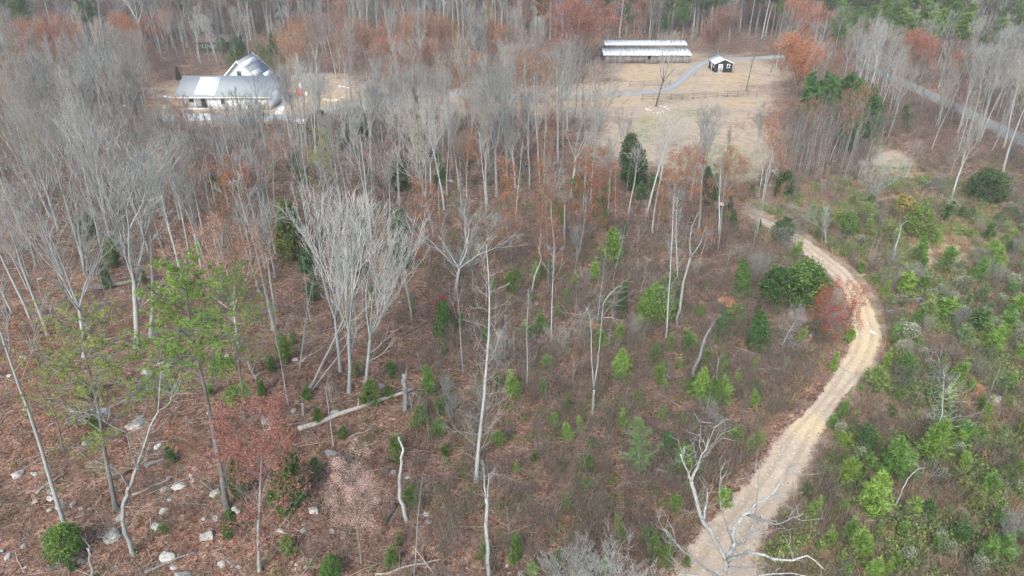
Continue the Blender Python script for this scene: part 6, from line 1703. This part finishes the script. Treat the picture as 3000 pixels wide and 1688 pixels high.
FB1, FB2 = make_bark("far_bark_grey", (.31, .315, .30)), make_bark("far_bark_dark", (.19, .185, .175))
FL1, FL2 = make_leaf("far_rust", (.33, .14, .075), shift=(.30, .19, .10)), make_leaf("far_pine", (.11, .175, .06), shift=(.18, .24, .07))
FAR = [far_mesh('fv0', FB1), far_mesh('fv2', FB1), far_mesh('fl0', FB2), far_mesh('fl2', FB1), far_mesh('fl3', FB2), far_mesh('rust2', FB2, FL1), far_mesh('sparse1', FB1, FL1), far_mesh('pine2', FB2, FL2), far_mesh('pine0', FB2, FL2)]
n = 3400
y = rng.uniform(190, 430, n); x = rng.uniform(-1, 1, n) * (y * .85 + 20)
ok = ~blocked(x, y, 1.5)
fpx, fpy = project(x, y, 0 * x)
ok &= ~(blobs(fpx, fpy, [(2040, 180, 260, 45), (760, 200, 160, 40)]) > .3) & ((fpy < 118) | ((x < -95) & (fpy < 200))) & (np.min(np.hypot(taken[None, :, 0] - x[:, None], taken[None, :, 1] - y[:, None]), 1) > 2.2)
x, y, fpx = x[ok], y[ok], fpx[ok]
pr = np.clip((fpx - 1700) / 500, .06, .62)
u = rng.uniform(size=len(x)); v_ = rng.uniform(size=len(x))
var = np.where(u < pr, 7 + (v_ > .5), np.where(u < pr + .12, 5 + (v_ > .5), (v_ * 5).astype(int)))
print("far wood", len(x))
scatter_stuff("far_forest", np.stack([x, y, 0 * x], 1), rng.uniform(0, 6.283, len(x)), rng.uniform(.85, 1.25, len(x)), var, FAR, "distant leafless wood with pines closing the view")
# slender stems beyond those told apart above, filling the wood between them
SL = [far_mesh('pole0', make_bark("stem_bark_pale", (.32, .345, .33))), far_mesh('pole1', FB1), far_mesh('fl1', make_bark("stem_bark_grey", (.25, .26, .25))), far_mesh('fl3', FB1), far_mesh('fv2', FB1)]
sp = []
for rect, n, m in [((-120, 480, 420, 800), 28, 1.9), ((480, 860, 540, 800), 16, 1.8), ((760, 1650, 400, 700), 50, 1.8), ((-120, 460, 200, 380), 14, 2.2), ((900, 1800, 300, 380), 10, 2.2), ((520, 740, 155, 185), 7, 2.0), ((1600, 2200, 560, 780), 12, 2.2), ((2500, 3100, 230, 440), 60, 2.0), ((2240, 3100, 120, 230), 6, 2.4), ((860, 1000, 360, 440), 5, 1.8), ((0, 1300, 700, 1000), 16, 2.5)]:
    sp += scatter_pts(rect, n, m, YARD if rect[0] != 460 else None)
n = len(sp); print("slender", n)
vv = rng.integers(0, 5, n)
scatter_stuff("slender_trees", np.array(sp), rng.uniform(0, 6.283, n), np.where(vv < 2, rng.uniform(.65, 1.1, n), rng.uniform(.45, .8, n)), vv, SL, "crowd of slender bare stems filling the wood between the larger trees")
pts_y = rng.uniform(118, 300, 6000); pts_x = rng.uniform(-1, 1, 6000) * (pts_y * .82)
qx, qy = project(pts_x, pts_y, 0 * pts_x)
ok = ~blocked(pts_x, pts_y, .8) & (in_straw(qx, qy) < .3)
scat("far_undergrowth", np.stack([pts_x, pts_y, height(pts_x, pts_y)], 1)[ok], [brush_src(220 + i, 2.2, 10, 60, .9, .016) for i in range(3)], (.7, 1.4), "leafless brown brush under the far trees")

# ------------------------------------------------------------------ the damp air: one even, pale box of haze round everything
hm, hnt, hout = new_mat("haze_air")
pv = hnt.nodes.new("ShaderNodeVolumePrincipled")
pv.inputs["Color"].default_value = (0.93, 0.97, 0.97, 1)
pv.inputs["Density"].default_value = 0.00042
pv.inputs["Anisotropy"].default_value = 0.2
hnt.links.new(pv.outputs[0], hout.inputs["Volume"])
tag(obj("haze", boxm("haze", (-2600, 2600, -2600, 4600, -2.0, 42.0), hm)), "thin pale winter haze", None, None, "stuff")

# ------------------------------------------------------------------ labels that still coincide say which one, counted from the left
for o in COL.objects:
    if o.parent is None and o.get("category") == "rock" and "in the litter" in o.get("label", ""):
        o["label"] = ("small pale stone " if o["label"].startswith("small") else "pale stone ") + where(o.matrix_basis.translation)
ORDW = ["first", "second", "third", "fourth", "fifth", "sixth", "seventh", "eighth", "ninth", "tenth", "eleventh", "twelfth"]
same = {}
for o in COL.objects:
    if o.parent is None and o.get("category") and o.get("label"): same.setdefault(o["label"], []).append(o)
for lab, os_ in same.items():
    if len(os_) < 2 or len(os_) > 12 or len(lab.split()) > 12: continue
    def px_of(o):
        t = o.matrix_basis.translation
        return float(project(np.float64(t.x), np.float64(t.y), np.float64(t.z))[0])
    os_.sort(key=px_of)
    for i, o in enumerate(os_):
        o["label"] = lab + (", " + ("left one" if i == 0 else "right one") if len(os_) == 2 else ", " + ORDW[i] + " from the left")
